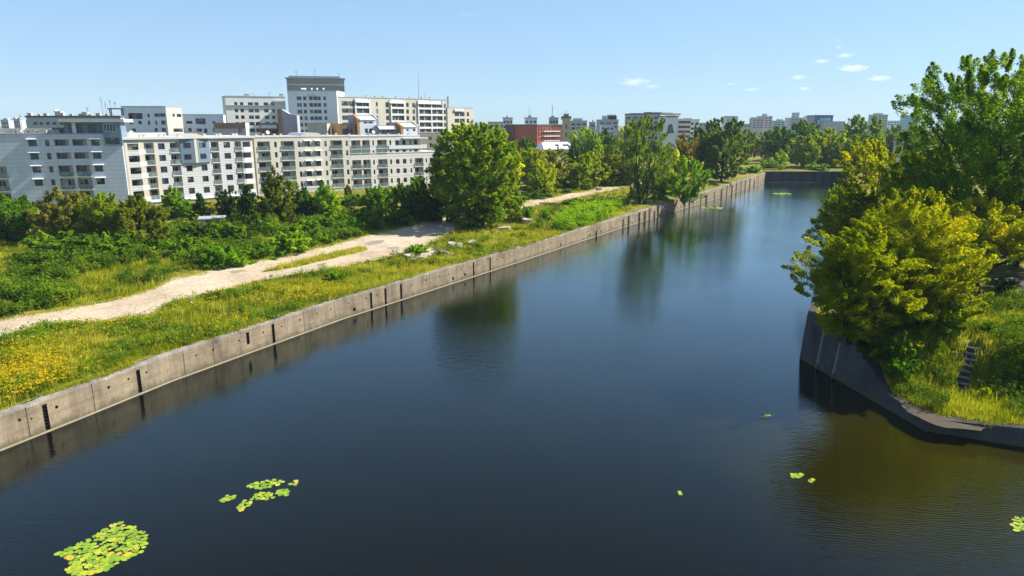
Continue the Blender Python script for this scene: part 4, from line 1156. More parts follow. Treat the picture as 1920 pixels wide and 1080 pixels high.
PROF = {
 'round':  lambda t: np.sqrt(np.clip(1-(2*t-1)**2, 0, 1))**.85,
 'broad':  lambda t: np.clip(np.sin(np.pi*np.clip(t*.86+.14, 0, 1))**.6, 0, 1)*(1-.18*t),
 'ovoid':  lambda t: np.clip(np.sin(np.pi*np.clip(t**.8*.9+.10, 0, 1)), 0, 1)**.75,
 'vase':   lambda t: np.clip(.30+.75*np.clip(t/.55, 0, 1)**.8, 0, 1)*np.sqrt(np.clip(1-np.clip((t-.5)/.52, 0, 1)**2, 0, 1)),
 'cone':   lambda t: np.clip(1.02-t, .03, 1)**.85,
 'column': lambda t: np.clip(np.minimum(1, t/.08+.4), 0, 1)*np.sqrt(np.clip(1-np.clip((t-.55)/.47, 0, 1)**2, 0, 1)),
 'wide':   lambda t: np.interp(t, [0, .12, .35, .55, .75, .9, 1], [.45, .75, .97, 1, .92, .74, .40]),
 'dome':   lambda t: np.sqrt(np.clip(1-(t*.98)**2, 0, 1))**.9,
}

def crown_points(rng, prof, H, z0, W, n, lobes=.22, inner=.45, lobeph=None):
    """clump centres spread through an uneven crown envelope, biased to its outside"""
    ts = np.linspace(0.02, .985, 200); wgt = PROF[prof](ts)**1.4 + .04; cdf = np.cumsum(wgt)/wgt.sum()
    t = np.interp(rng.random(n), cdf, ts); a = rng.random(n)*2*np.pi
    k = rng.integers(2, 6, 5); ph = rng.random(5)*6.28; tz = rng.uniform(2, 9, 5)
    L = 1 + lobes*sum(np.sin(k[i]*a + tz[i]*t + ph[i]) for i in range(5))/2.0
    r = PROF[prof](t)*W/2*L*(rng.random(n)**inner)
    return np.stack([r*np.cos(a), r*np.sin(a), z0 + t*(H-z0)], 1), t

def low_noise(rng, P, s):
    f = rng.normal(size=(6, 3))*s; ph = rng.random(6)*6.28
    return sum(np.sin(P@f[i] + ph[i]) for i in range(6))/6.0

def make_tree(seed, prof, pal, H, W, D, z0=.2, nc=60, cr=None, lobes=.22, trunk=.25, dens=1.0, limbs=10, scale=(1, 1, .75),
              tint0=.30, amp=.55, size=None, up=.75, inner=.45, lean=(0, 0), stems=1, asp=.55, topw=1.0, rise=.45, fine=1.0, twigs=True, shell=.4):
    rng = np.random.default_rng(seed)
    nc = int(nc*fine); 
    C, t = crown_points(rng, prof, H*.96, z0*H, W, nc, lobes, inner)
    C[:, 0] += lean[0]*t; C[:, 1] += lean[1]*t
    cr = (cr or max(W, H*(1-z0)*.6)/7.0)/math.sqrt(fine)
    rc = cr*rng.uniform(.65, 1.3, nc)*(1-.35*(t > .85))
    C[:, 2] = np.minimum(C[:, 2], H - rc*scale[2]*.9)
    s = size or max(.15, D*.0021)
    area = np.pi*(cr**2)*1.0
    per = int(np.clip(dens*area/(s*s*asp*2)*2.2, 14, 1600))
    ct = np.clip(tint0 + amp*low_noise(rng, C, 2.2/W) + rng.normal(size=nc)*.13 + .12*(t-.5), .0, 1)
    hub = np.stack([lean[0]*t*.6, lean[1]*t*.6, C[:, 2]*.72], 1)
    axis = unit(unit(C-hub) + np.array((0, 0, rise)) + rng.normal(size=C.shape)*.45)
    V, T = leaves(rng, C, rc, per, s, ct, scale, up, asp, shell=shell, axis=axis)
    # stray leaves between clumps
    w = MB()
    if trunk > 0:
        tops = []
        for q in range(stems):
            ang = q*2*math.pi/stems + seed; off = 0 if stems == 1 else trunk*1.6
            zt = H*(.8 if stems == 1 else .7); pts = []; rd = []
            for i in range(7):
                f = i/6; sp = 0 if stems == 1 else W*.22*f
                pts.append((off*math.cos(ang) + sp*math.cos(ang) + lean[0]*f*.7 + math.sin(f*5+seed)*W*.02*f, off*math.sin(ang) + sp*math.sin(ang) + lean[1]*f*.7 + math.cos(f*4+seed)*W*.02*f, -.3 + zt*f))
                rd.append(trunk*(1.25 if i == 0 else 1)*(1-.86*f)+.01)
            w.tube(pts, rd, 8); tops.append((np.array(pts), np.array(rd)))
        order = rng.permutation(nc)
        ends = []
        for j in order[:limbs]:
            P, rd = tops[int(rng.integers(stems))]
            e = C[j]; zt = np.clip(e[2]-np.hypot(e[0], e[1])*.8-.4, max(.8, z0*H*.5), P[-1][2]*.95)
            b = np.array([np.interp(zt, P[:, 2], P[:, k]) for k in range(3)]); r0 = np.interp(zt, P[:, 2], rd)*.6
            mid = b*.45 + e*.55 + np.array((0, 0, -.06*H*rng.random())) + rng.normal(size=3)*W*.015
            w.tube([b, b*.7+mid*.3, mid, e], [r0, r0*.8, r0*.5, max(.015, r0*.15)], 6)
            ends.append((mid, r0*.4)); ends.append((e, r0*.2))
        if twigs and ends:
            M = np.array([q[0] for q in ends])
            for j in order[limbs:limbs+160]:
                k = int(np.argmin(((M-C[j])**2).sum(1))); m = M[k]
                w.tube([m, (m+C[j])/2+rng.normal(size=3)*cr*.12, C[j]], [max(.02, ends[k][1]*.6), .03, .012], 4, cap=False)
    return V, T, w

def put_tree(name, label, cat, base, V, T, wood, pal, group=None, rot=0.0):
    root = thing(name, label, cat, base, group); root.rotation_euler = (0, 0, rot)
    link('crown', np_mesh(name+'_crown', V, quads_for(len(V)), LM[pal], T), root)
    if wood.v: link('trunk', wood.mesh(name+'_trunk', BARK), root)
    return root

def copy_tree(src, label, base, sc_, rot, group=None, mat=None):
    r = src.copy(); COL.objects.link(r); r.location = base; r.scale = sc_; r.rotation_euler = (0, 0, rot); r['label'] = label
    if group: r['group'] = group
    elif 'group' in r: del r['group']
    for ch in list(src.children):
        c = ch.copy(); COL.objects.link(c); c.parent = r
        if mat and ch.name.startswith('crown'):
            c.material_slots[0].link = 'OBJECT'; c.material_slots[0].material = LM[mat]
    return r

def base_of(u, vb): return ong(u, vb)

def T_(name, label, u, vb, vt, w, prof, pal, seed, cat='tree', group=None, uc=None, zbase=None, **kw):
    x, y, z = base_of(u, vb)
    if zbase is not None: z = zbase
    Zc = zc_of(y, z); H = ztop(vt, y) - z; W = w*Zc/F
    if uc is not None:
        kw.setdefault('lean', ((uc-u)*Zc/F, 0))
    V, T, wd = make_tree(seed, prof, pal, H, W, Zc, **kw)
    return put_tree(name, label, cat, (x, y, z-.05), V, T, wd, pal, group)

# ---------------------------------------------------------------- right bank
T_('poplar_tree', 'tall green poplar towering over the yellow trees on the right bank, sky showing through', 1850, 510, 76, 372, 'wide', 'poplar', 11,
   nc=760, cr=1.15, z0=.16, trunk=.55, limbs=60, lobes=.11, dens=.7, tint0=.45, amp=.7, size=.14, inner=.5, scale=(1, 1, .9), rise=.6)
T_('maple_tree', 'golden green maple leaning out over the water at the right bank corner', 1622, 628, 410, 235, 'broad', 'lemon', 21,
   nc=300, cr=.72, z0=.26, trunk=.2, limbs=26, lobes=.26, dens=.72, tint0=.46, amp=.6, size=.095, uc=1598, stems=3, scale=(1, 1, .7), rise=.15)
T_('maple_tree', 'wide golden green maple in the middle of the right bank thicket', 1685, 615, 342, 250, 'broad', 'maple', 22,
   nc=420, cr=.78, z0=.16, trunk=.26, limbs=30, lobes=.26, dens=.72, tint0=.42, amp=.6, size=.1, stems=2, scale=(1, 1, .7), rise=.15)
T_('maple_tree', 'spreading yellow maple on a thick dark trunk below the tall poplar', 1830, 548, 368, 250, 'dome', 'lemon', 23,
   nc=300, cr=.85, z0=.42, trunk=.42, limbs=30, lobes=.24, dens=.7, tint0=.5, amp=.6, size=.105, uc=1808, scale=(1, 1, .6), rise=.0)
T_('maple_tree', 'low orange tinged maple drooping over the steep slope beside the steps', 1680, 680, 490, 190, 'round', 'maple', 24,
   nc=260, cr=.68, z0=.04, trunk=.12, limbs=16, lobes=.26, dens=.8, tint0=.42, amp=.55, size=.115, stems=3, scale=(1, 1, .7), lean=(.4, -1.0), rise=-.1)
T_('maple_tree', 'small yellow maple hanging low over the dark wharf wall', 1590, 640, 530, 105, 'round', 'lemon', 25,
   nc=160, cr=.56, z0=.05, trunk=.09, limbs=12, lobes=.3, dens=.8, tint0=.5, amp=.5, size=.11, stems=3, scale=(1, 1, .7), lean=(-.5, -.6), rise=-.1)
T_('maple_tree', 'yellow green maple at the water edge behind the leaning one', 1592, 480, 352, 125, 'round', 'maple', 20,
   nc=200, cr=.95, z0=.05, trunk=.16, limbs=12, lobes=.25, dens=.8, tint0=.42, amp=.5, size=.16, stems=2, uc=1585, rise=.2)
T_('deciduous_tree', 'bright yellow green tree rising behind the maples at the water side', 1632, 470, 256, 145, 'wide', 'lemon', 26,
   nc=220, cr=1.05, z0=.06, trunk=.28, limbs=16, lobes=.16, dens=.75, tint0=.35, amp=.45, size=.19)
T_('deciduous_tree', 'yellow green tree between the water side tree and the tall poplar', 1722, 470, 268, 100, 'ovoid', 'lemon', 27,
   nc=90, cr=1.2, z0=.08, trunk=.25, limbs=14, dens=.9, tint0=.55, amp=.5, size=.19)
T_('deciduous_tree', 'dark green tree filling the right edge below the poplar', 1905, 500, 355, 150, 'round', 'green', 28,
   nc=90, cr=1.3, z0=.1, trunk=.3, limbs=14, dens=.9, tint0=.45, amp=.5, size=.17)
T_('deciduous_tree', 'dark green tree in shade beside the thick maple trunk', 1760, 560, 430, 120, 'round', 'green', 29,
   nc=70, cr=1.1, z0=.05, trunk=.2, limbs=10, dens=.9, tint0=.3, amp=.4, size=.15)

# ---------------------------------------------------------------- left bank
T_('deciduous_tree', 'very big round tree with yellowing top standing by the sandy track', 893, 427, 221, 164, 'wide', 'big', 31,
   nc=560, cr=1.15, z0=.05, rise=.05, trunk=.6, limbs=22, lobes=.1, dens=1.0, tint0=.42, amp=.7, size=.27, scale=(1, 1, .8), stems=2)
T_('bushy_tree', 'small yellow tipped tree pressed against the right foot of the very big round tree', 962, 398, 338, 44, 'ovoid', 'big', 32,
   nc=40, cr=.95, z0=.02, trunk=.15, limbs=6, tint0=.55, amp=.5, size=.24)
T_('deciduous_tree', 'dark shaded tree at the left foot of the very big round tree', 838, 415, 300, 60, 'ovoid', 'dark', 33,
   nc=60, cr=1.3, z0=.02, trunk=.2, limbs=8, tint0=.5, amp=.5, size=.27)
T_('willow_tree', 'wispy grey green willow with upswept branches on the quay edge', 1204, 383, 208, 112, 'vase', 'willow', 34,
   nc=230, cr=1.05, z0=.05, trunk=.34, limbs=34, lobes=.18, dens=.8, tint0=.5, amp=.4, size=.26, scale=(.6, .6, 1.9), stems=5, asp=.36, up=.2)
T_('deciduous_tree', 'lush bright green tree overhanging the quay wall right of the willow', 1285, 377, 292, 88, 'round', 'bright', 35,
   nc=100, cr=1.25, z0=.0, trunk=.2, limbs=10, tint0=.36, amp=.5, size=.27, stems=2)
T_('deciduous_tree', 'yellow green tree half hidden behind the willow', 1258, 360, 268, 52, 'ovoid', 'yellow', 36,
   nc=50, cr=1.3, z0=.04, trunk=.2, limbs=8, tint0=.5, size=.3)
T_('deciduous_tree', 'rust coloured tree top above the lush bright green tree', 1278, 345, 247, 48, 'round', 'rust', 37,
   nc=50, cr=1.4, z0=.2, trunk=.22, limbs=8, tint0=.5, size=.34)
T_('deciduous_tree', 'tall blue green tree near the far end of the quay', 1352, 341, 216, 98, 'wide', 'blue', 38,
   nc=260, cr=1.4, z0=.05, trunk=.4, limbs=14, lobes=.16, rise=.15, tint0=.45, amp=.5, size=.36)
T_('deciduous_tree', 'pale blue green tree just left of the tall blue green one', 1305, 338, 226, 52, 'ovoid', 'blue', 39,
   nc=60, cr=1.6, z0=.06, trunk=.3, limbs=8, tint0=.6, amp=.4, size=.38)
T_('deciduous_tree', 'olive umbrella shaped tree on a bare trunk near the basin end', 1400, 302, 242, 64, 'dome', 'olive', 40,
   nc=70, cr=1.8, z0=.22, trunk=.4, limbs=10, tint0=.25, amp=.4, size=.48, scale=(1, 1, .7))
T_('young_tree', 'young bright yellow green tree alone on the basin end wall', 1461, 318, 281, 29, 'ovoid', 'bright', 41,
   nc=34, cr=.95, z0=.03, trunk=.14, limbs=5, tint0=.75, size=.36)
# trees beyond the basin end
END = [
 ('dark green round tree behind the young bright tree', 1462, 306, 232, 60, 'round', 'green', 42, .3),
 ('wide dark green tree, its crown merging with the round one beside it', 1503, 300, 225, 92, 'broad', 'green', 43, .4),
 ('golden olive round tree above the right half of the basin end wall', 1503, 314, 253, 58, 'round', 'yellow', 44, .25),
 ('broad yellow topped tree with visible forked trunks over the basin end wall', 1548, 312, 237, 82, 'broad', 'yellow', 45, .35),
 ('dark shaded low tree beside the forked trunks', 1592, 314, 262, 52, 'round', 'dark', 46, .5),
 ('tall green tree against the sky, the left one of two on the skyline', 1601, 306, 209, 60, 'ovoid', 'poplar', 47, .45),
 ('tall green tree against the sky, the right one of two on the skyline', 1634, 306, 211, 34, 'ovoid', 'poplar', 48, .4),
 ('reddish olive tree top in front of the two tall skyline trees', 1606, 330, 250, 58, 'round', 'yellow', 49, .3),
 ('hazy green tree below the plain grey tower block', 1674, 302, 233, 50, 'round', 'blue', 50, .45),
 ('second hazy green tree close to the poplar leaves on the right', 1708, 302, 236, 52, 'broad', 'blue', 51, .4),
 ('dim green tree top left of the dark green round tree', 1434, 302, 240, 34, 'round', 'blue', 52, .5),
]
for lab, u, vb, vt, w, pr, pal, sd, t0 in END:
    T_('deciduous_tree', lab, u, vb, vt, w, pr, pal, sd, nc=64, fine=1.8, z0=.06, trunk=.35, limbs=8, tint0=t0, amp=.45, size=.5, twigs=False)
MIDW = [   # thicket between the track and the tower
 ('olive green tree mass left of the orange red bricks, behind the very big tree', 962, 350, 262, 50, 'round', 'olive', 60, .45),
 ('pale green loose tree under the dark brick wing', 985, 345, 254, 40, 'round', 'blue', 61, .6),
 ('wide golden olive tree right of the very big round tree', 1000, 352, 268, 72, 'broad', 'yellow', 62, .38),
 ('golden olive tree below the white roofed hall', 1042, 352, 276, 56, 'round', 'olive', 63, .65),
 ('orange yellow bushy tree low in the thicket by the track', 1018, 362, 296, 46, 'round', 'yellow', 64, .7),
 ('dark hollow shrub tree low beside the orange yellow one', 1010, 366, 322, 52, 'round', 'yellow', 65, .2),
 ('bright yellow green poplar beside the yellow tower', 1090, 328, 234, 48, 'column', 'bright', 66, .60),
 ('second yellow green poplar, shorter, right of the one beside the tower', 1112, 328, 242, 34, 'column', 'bright', 67, .45),
 ('dark green poplar behind the two yellow green ones', 1136, 322, 236, 50, 'ovoid', 'dark', 68, .7),
 ('dark green tree at the left foot of the yellow green poplars', 1076, 330, 258, 28, 'ovoid', 'dark', 69, .5),
 ('olive tree at the foot of the yellow green poplars', 1108, 348, 283, 54, 'round', 'yellow', 70, .40),
 ('broad olive green tree between the poplars and the willow', 1142, 347, 276, 62, 'broad', 'olive', 71, .55),
 ('dull olive bush tree left of the willow foot', 1168, 347, 300, 52, 'round', 'brown', 72, .30),
 ('low golden green bush tree near the end of the visible track', 1085, 352, 302, 64, 'dome', 'yellow', 73, .4),
 ('rounded yellow green bush tree beside the track bend', 1128, 348, 312, 46, 'dome', 'yellow', 74, .45),
]
for lab, u, vb, vt, w, pr, pal, sd, t0 in MIDW:
    T_('deciduous_tree', lab, u, vb, vt, w, pr, pal, sd, nc=70, fine=1.8, z0=.03, trunk=.25, limbs=8, tint0=t0, amp=.45, size=.36, twigs=False)
ROW = [   # in front of the apartment blocks, from the left
 ('deciduous_tree', 'dense fresh green tree at the left edge in front of the nearest block', 18, 452, 356, 128, 'broad', 'green', 80, .55, {}),
 ('deciduous_tree', 'brownish olive feathery tree in front of the nearest block', 128, 452, 349, 105, 'broad', 'brown', 81, .38, dict(scale=(.8, .8, 1.1), asp=.4)),
 ('deciduous_tree', 'golden olive feathery tree touching the brownish one on its right', 192, 455, 362, 82, 'round', 'yellow', 82, .36, dict(scale=(.8, .8, 1.1), asp=.4)),
 ('deciduous_tree', 'small fresh green tree top showing above the golden olive one', 205, 425, 352, 44, 'ovoid', 'bright', 83, .4, {}),
 ('deciduous_tree', 'broad dull olive tree between the golden one and the bright cone shaped one', 268, 462, 366, 115, 'broad', 'olive', 84, .38, dict(scale=(.85, .85, 1.0), asp=.45)),
 ('deciduous_tree', 'bright lime cone shaped tree in front of the striped block', 329, 408, 346, 62, 'cone', 'bright', 85, .5, {}),
 ('spruce_tree', 'slim dark blue green spruce in front of the striped block', 378, 412, 357, 36, 'cone', 'dark', 86, .55, dict(scale=(1, 1, .45), up=.2)),
 ('ivy_tree', 'dark ivy covered tree trunk beside the lamp pole', 432, 412, 352, 42, 'column', 'dark', 87, .5, {}),
 ('thuja_tree', 'narrow near black thuja column between ivy tree and pine', 469, 412, 343, 27, 'column', 'dark', 88, .15, {}),
 ('pine_tree', 'big dark pine with ragged top in front of the cream block', 517, 418, 307, 78, 'cone', 'olive', 89, .10, dict(scale=(1, 1, .5), up=.2)),
 ('deciduous_tree', 'yellowish tree peeping out at the right of the big dark pine', 548, 400, 330, 36, 'ovoid', 'yellow', 90, .35, {}),
 ('deciduous_tree', 'dark green tree between the big pine and the lime tree', 572, 412, 350, 52, 'ovoid', 'green', 91, .18, {}),
 ('deciduous_tree', 'lime yellow tree with a darker spike above, in front of the cream block', 616, 412, 346, 50, 'ovoid', 'bright', 92, .62, {}),
 ('deciduous_tree', 'darker green spike topped tree just behind the lime yellow one', 607, 400, 334, 34, 'cone', 'green', 93, .5, {}),
 ('young_tree', 'thin sapling with few leaves against the grey plinth', 653, 372, 345, 12, 'ovoid', 'olive', 94, .5, dict(dens=.35)),
 ('deciduous_tree', 'round bright green tree in front of the pale block', 711, 404, 346, 60, 'round', 'bright', 95, .28, {}),
 ('deciduous_tree', 'dark green tree right of the round bright one', 757, 412, 338, 52, 'ovoid', 'green', 96, .30, {}),
 ('deciduous_tree', 'dark green taller tree touching the very big round tree on its left', 792, 412, 326, 52, 'ovoid', 'green', 97, .22, {}),
 ('deciduous_tree', 'yellow green crown peeping between the two dark green trees by the big tree', 782, 398, 328, 34, 'round', 'bright', 98, .45, {}),
]
for nm, lab, u, vb, vt, w, pr, pal, sd, t0, kw in ROW:
    k = dict(fine=1.8, nc=80, z0=.03, trunk=.2, limbs=8, tint0=t0, amp=.42, size=.27, twigs=False); k.update(kw)
    T_(nm, lab, u, vb, vt, w, pr, pal, sd, **k)

# ---------------------------------------------------------------- bushes
def bush_mesh(seed, pal, H, W, s, nc=26, tint0=.4, dens=1.0, prof='dome'):
    rng = np.random.default_rng(seed)
    V, T, _ = make_tree(seed, prof, pal, H, W, 100, z0=.0, nc=nc, cr=W/5.5, trunk=0, size=s, tint0=tint0, amp=.45, dens=dens)
    return np_mesh('bush_foliage', V, quads_for(len(V)), LM[pal], T)
BM = {}
for i, (k, p, t) in enumerate([('g', 'green', .40), ('d', 'dark', .6), ('b', 'bright', .25), ('o', 'olive', .5), ('y', 'yellow', .35), ('g2', 'green', .55)]):
    BM[k] = [bush_mesh(200+i*7+q, p, 2.0, 3.0, .17, nc=(30, 44, 22, 36)[q], tint0=t+(-.12, .08, .18, -.02)[q], dens=(.8, 1, .65, .9)[q], prof=('dome', 'round', 'ovoid', 'wide')[q]) for q in range(4)]
BUSH = [  # key, u, v_base, width px, height px, label, name
 ('d', 62, 484, 46, 26, 'dark rounded bush alone beside the dry yellow grass on the far left'),
 ('g', 115, 480, 90, 44, 'wide green bush right of the dark rounded bush'),
 ('g2', 165, 486, 76, 44, 'green bush under the brownish feathery tree'),
 ('g', 222, 480, 72, 40, 'green bush below the golden olive tree'),
 ('b', 345, 478, 52, 34, 'fresh green rounded bush below the lime cone tree'),
 ('g', 305, 478, 48, 30, 'green bush at the foot of the broad dull olive tree'),
 ('d', 372, 455, 50, 34, 'dark green bush by the spruce foot'),
 ('g', 428, 452, 60, 34, 'ivy green bush in front of the small white shed'),
 ('d', 455, 462, 36, 22, 'small dark bush in the middle of the left thicket'),
 ('d', 488, 432, 56, 36, 'dark rounded bush below the thuja column'),
 ('g', 520, 440, 46, 24, 'low green bush under the big pine'),
 ('b', 545, 470, 70, 32, 'light green leafy clump at the verge of the track, the larger'),
 ('b', 500, 480, 54, 24, 'light green leafy clump at the verge of the track, the smaller'),
 ('g2', 580, 445, 66, 30, 'green bush between pine foot and track'),
 ('g', 625, 436, 60, 28, 'green bush in front of the lime yellow tree'),
 ('b', 655, 432, 44, 30, 'light green upright bush near the middle of the track'),
 ('g', 690, 424, 62, 32, 'dark leafed bush below the round bright green tree'),
 ('g2', 742, 420, 54, 26, 'low green bush at the shady track bend'),
 ('d', 800, 412, 70, 30, 'dark bush in the shade left of the very big round tree'),
 ('b', 610, 455, 40, 20, 'low light green bush right beside the sandy verge'),
 ('b', 427, 500, 80, 40, 'big light green clump jutting towards the track'),
 ('o', 968, 416, 30, 26, 'olive bush on the dry mound right of the very big round tree'),
 ('b', 990, 408, 26, 20, 'fresh green bush on top of the dry mound'),
 ('b', 1022, 412, 20, 18, 'small fresh green bush in the short meadow'),
 ('b', 1085, 396, 30, 22, 'fresh green bush standing in the lime weeds by the quay'),
 ('g', 825, 486, 0, 0, None),
 ('b', 782, 480, 34, 20, 'bright green shrub growing over the broken concrete'),
 ('b', 630, 525, 34, 16, 'low bright green shrub between track and quay wall'),
 ('d', 893, 466, 16, 12, 'tiny dark shrub beyond the broken concrete'),
 ('g', 918, 412, 60, 44, 'dark bush under the very big round tree on the quay side'),
 ('g', 945, 396, 50, 40, 'green bush leaning from the big tree over the track'),
 ('g', 1040, 352, 50, 16, 'low bush beside the far track, left of three'),
 ('g2', 1075, 350, 46, 14, 'low bush beside the far track, middle of three'),
 ('b', 1148, 345, 50, 16, 'lime green low bush beside the far track, right of three'),
 ('g', 1000, 372, 40, 14, 'low green bush where the track comes out from the big tree'),
 ('b', 1230, 372, 56, 40, 'loose bright bush at the right foot of the willow'),
 ('b', 1440, 315, 40, 14, 'low bush at the left end of the basin end wall'),
 ('b', 1530, 319, 60, 12, 'long low bush on top of the basin end wall'),
 ('b', 1412, 322, 26, 12, 'bright low bush at the quay corner'),
 ('g', 1855, 632, 36, 28, 'dark leafy bush in the sunny grass above the steps'),
 ('b', 1868, 652, 26, 18, 'fresh green bush under the dark leafy bush'),
 ('d', 1885, 548, 34, 24, 'dark bush on the edge of the bare dirt'),
 ('g', 1735, 690, 90, 60, 'green bush on the steep slope left of the steps'),
 ('g', 1675, 655, 80, 60, 'dark green bush spilling down the steep slope towards the wall'),
 ('d', 1700, 690, 70, 60, 'shady bush at the foot of the orange tinged maple'),
 ('o', 1690, 715, 50, 24, 'olive bush low on the slope above the wharf kerb'),
 ('d', 640, 392, 60, 22, 'dark low bush under the thin sapling'),
 ('g', 672, 384, 44, 20, 'green low bush at the foot of the grey panel wall'),
 ('d', 595, 400, 50, 26, 'dark low bush left of the thin sapling'),
 ('g2', 455, 398, 60, 24, 'low hedge like bush in front of the striped block'),
 ('d', 350, 402, 50, 18, 'low dark bush between the lime cone tree and the spruce'),
 ('o', 405, 396, 40, 18, 'pale olive bush behind the lamp post'),
 ('g', 1568, 420, 50, 40, 'green bush on the water edge of the far right bank'),
 ('b', 1572, 385, 40, 36, 'lighter bush on the water edge nearer the basin end'),
 ('y', 1850, 748, 34, 22, 'yellow leafed bush at the foot of the steps'),
]
rb_ = random.Random(77)
for key, u, v, w, h, lab in BUSH:
    if not lab: continue
    x, y, z = ong(u, v); Zc = zc_of(y, z)
    o = link('bush', BM[key][rb_.randrange(4)], None, (x, y, z-.1)); sx = w*Zc/F/3.0; sz = max(.25, h*Zc/F/2.0)
    o.scale = (sx, min(sx, sz*1.4), sz*1.05); o.rotation_euler = (0, 0, rb_.uniform(0, 6.28)); tag(o, lab, 'bush')

# ---------------------------------------------------------------- grass, weeds and flowers
def ongv(u, v):
    z = np.full(len(u), 3.5); yc = (540.0-v)/F; dx = (u-960)/F; dy = CP+yc*SP; dz = -SP+yc*CP
    for _ in range(10):
        t = (z-CAMZ)/dz; x = dx*t; y = dy*t; z = gz(x, y)
    return x, y, z
def sample(rng, poly, n, avoid=()):
    P = np.array(poly, float); lo, hi = P.min(0), P.max(0); out = np.zeros((0, 2))
    while len(out) < n:
        q = lo + rng.random((n*2, 2))*(hi-lo); q = q[inside(q, poly)]
        for a in avoid: q = q[~inside(q, a)]
        out = np.concatenate([out, q])
    q = out[:n]; return ongv(q[:, 0], q[:, 1])
def blades(rng, x, y, z, h, wd, K, lean=.45, spread=.25):
    n = len(x)*K; X = np.repeat(np.stack([x, y, z-.05], 1), K, 0); h = np.repeat(h, K)*rng.uniform(.55, 1.15, n); wd = np.repeat(wd, K)
    X[:, :2] += rng.normal(size=(n, 2))*spread
    a = rng.random(n)*6.28; d = np.stack([np.cos(a), np.sin(a), np.zeros(n)], 1); a2 = rng.random(n)*6.28
    s = np.stack([np.cos(a2), np.sin(a2), np.zeros(n)], 1)*wd[:, None]
    top = X + d*(h*lean*rng.random(n))[:, None]; top[:, 2] += h
    V = np.stack([X-s, X+s, top+s*.3, top-s*.3], 1)
    return V.reshape(-1, 3)
def stuff(name, V, T, mat):
    o = link(name, np_mesh(name, V, quads_for(len(V)), mat, T)); o['kind'] = 'stuff'; return o
GRASS = leafmat('grass_blades', (.075,.120,.006), (.29,.315,.012), (.50,.43,.085), .38)
WEED = leafmat('weed_leaves', (.032,.080,.007), (.105,.195,.012), (.25,.30,.016), .34)
FLOWER = leafmat('yellow_flowers', (.32,.27,.010), (.48,.36,.008), (.60,.42,.010), .25)
LIME = leafmat('lime_weeds', (.11,.23,.009), (.23,.37,.012), (.34,.43,.014), .5)

STRIP = [(-40,656),(0,641),(60,618),(130,607),(200,606),(290,592),(318,575),(350,563),(430,543),(500,526),(560,515),(640,503),(700,491),(760,477),(800,461),(850,434),(900,425),(985,392),(1060,378),(1172,353),(1192,386),(1180,396),(1117,418),(980,462),(760,519),(640,556),(510,597),(320,655),(160,706),(0,766),(-40,790)]
ZA = [(-30,592),(0,590),(150,572),(235,555),(290,537),(330,517),(420,495),(520,482),(640,453),(700,438),(745,428),(800,414),(800,402),(700,402),(560,402),(330,420),(200,445),(100,470),(90,425),(-30,440)]
RBK = [(1668,735),(1700,752),(1760,775),(1850,800),(1990,812),(1990,560),(1870,560),(1790,600),(1770,640),(1690,665)]
def field(rng, x, y, s): return low_noise(rng, np.stack([x, y, x*0], 1), s)

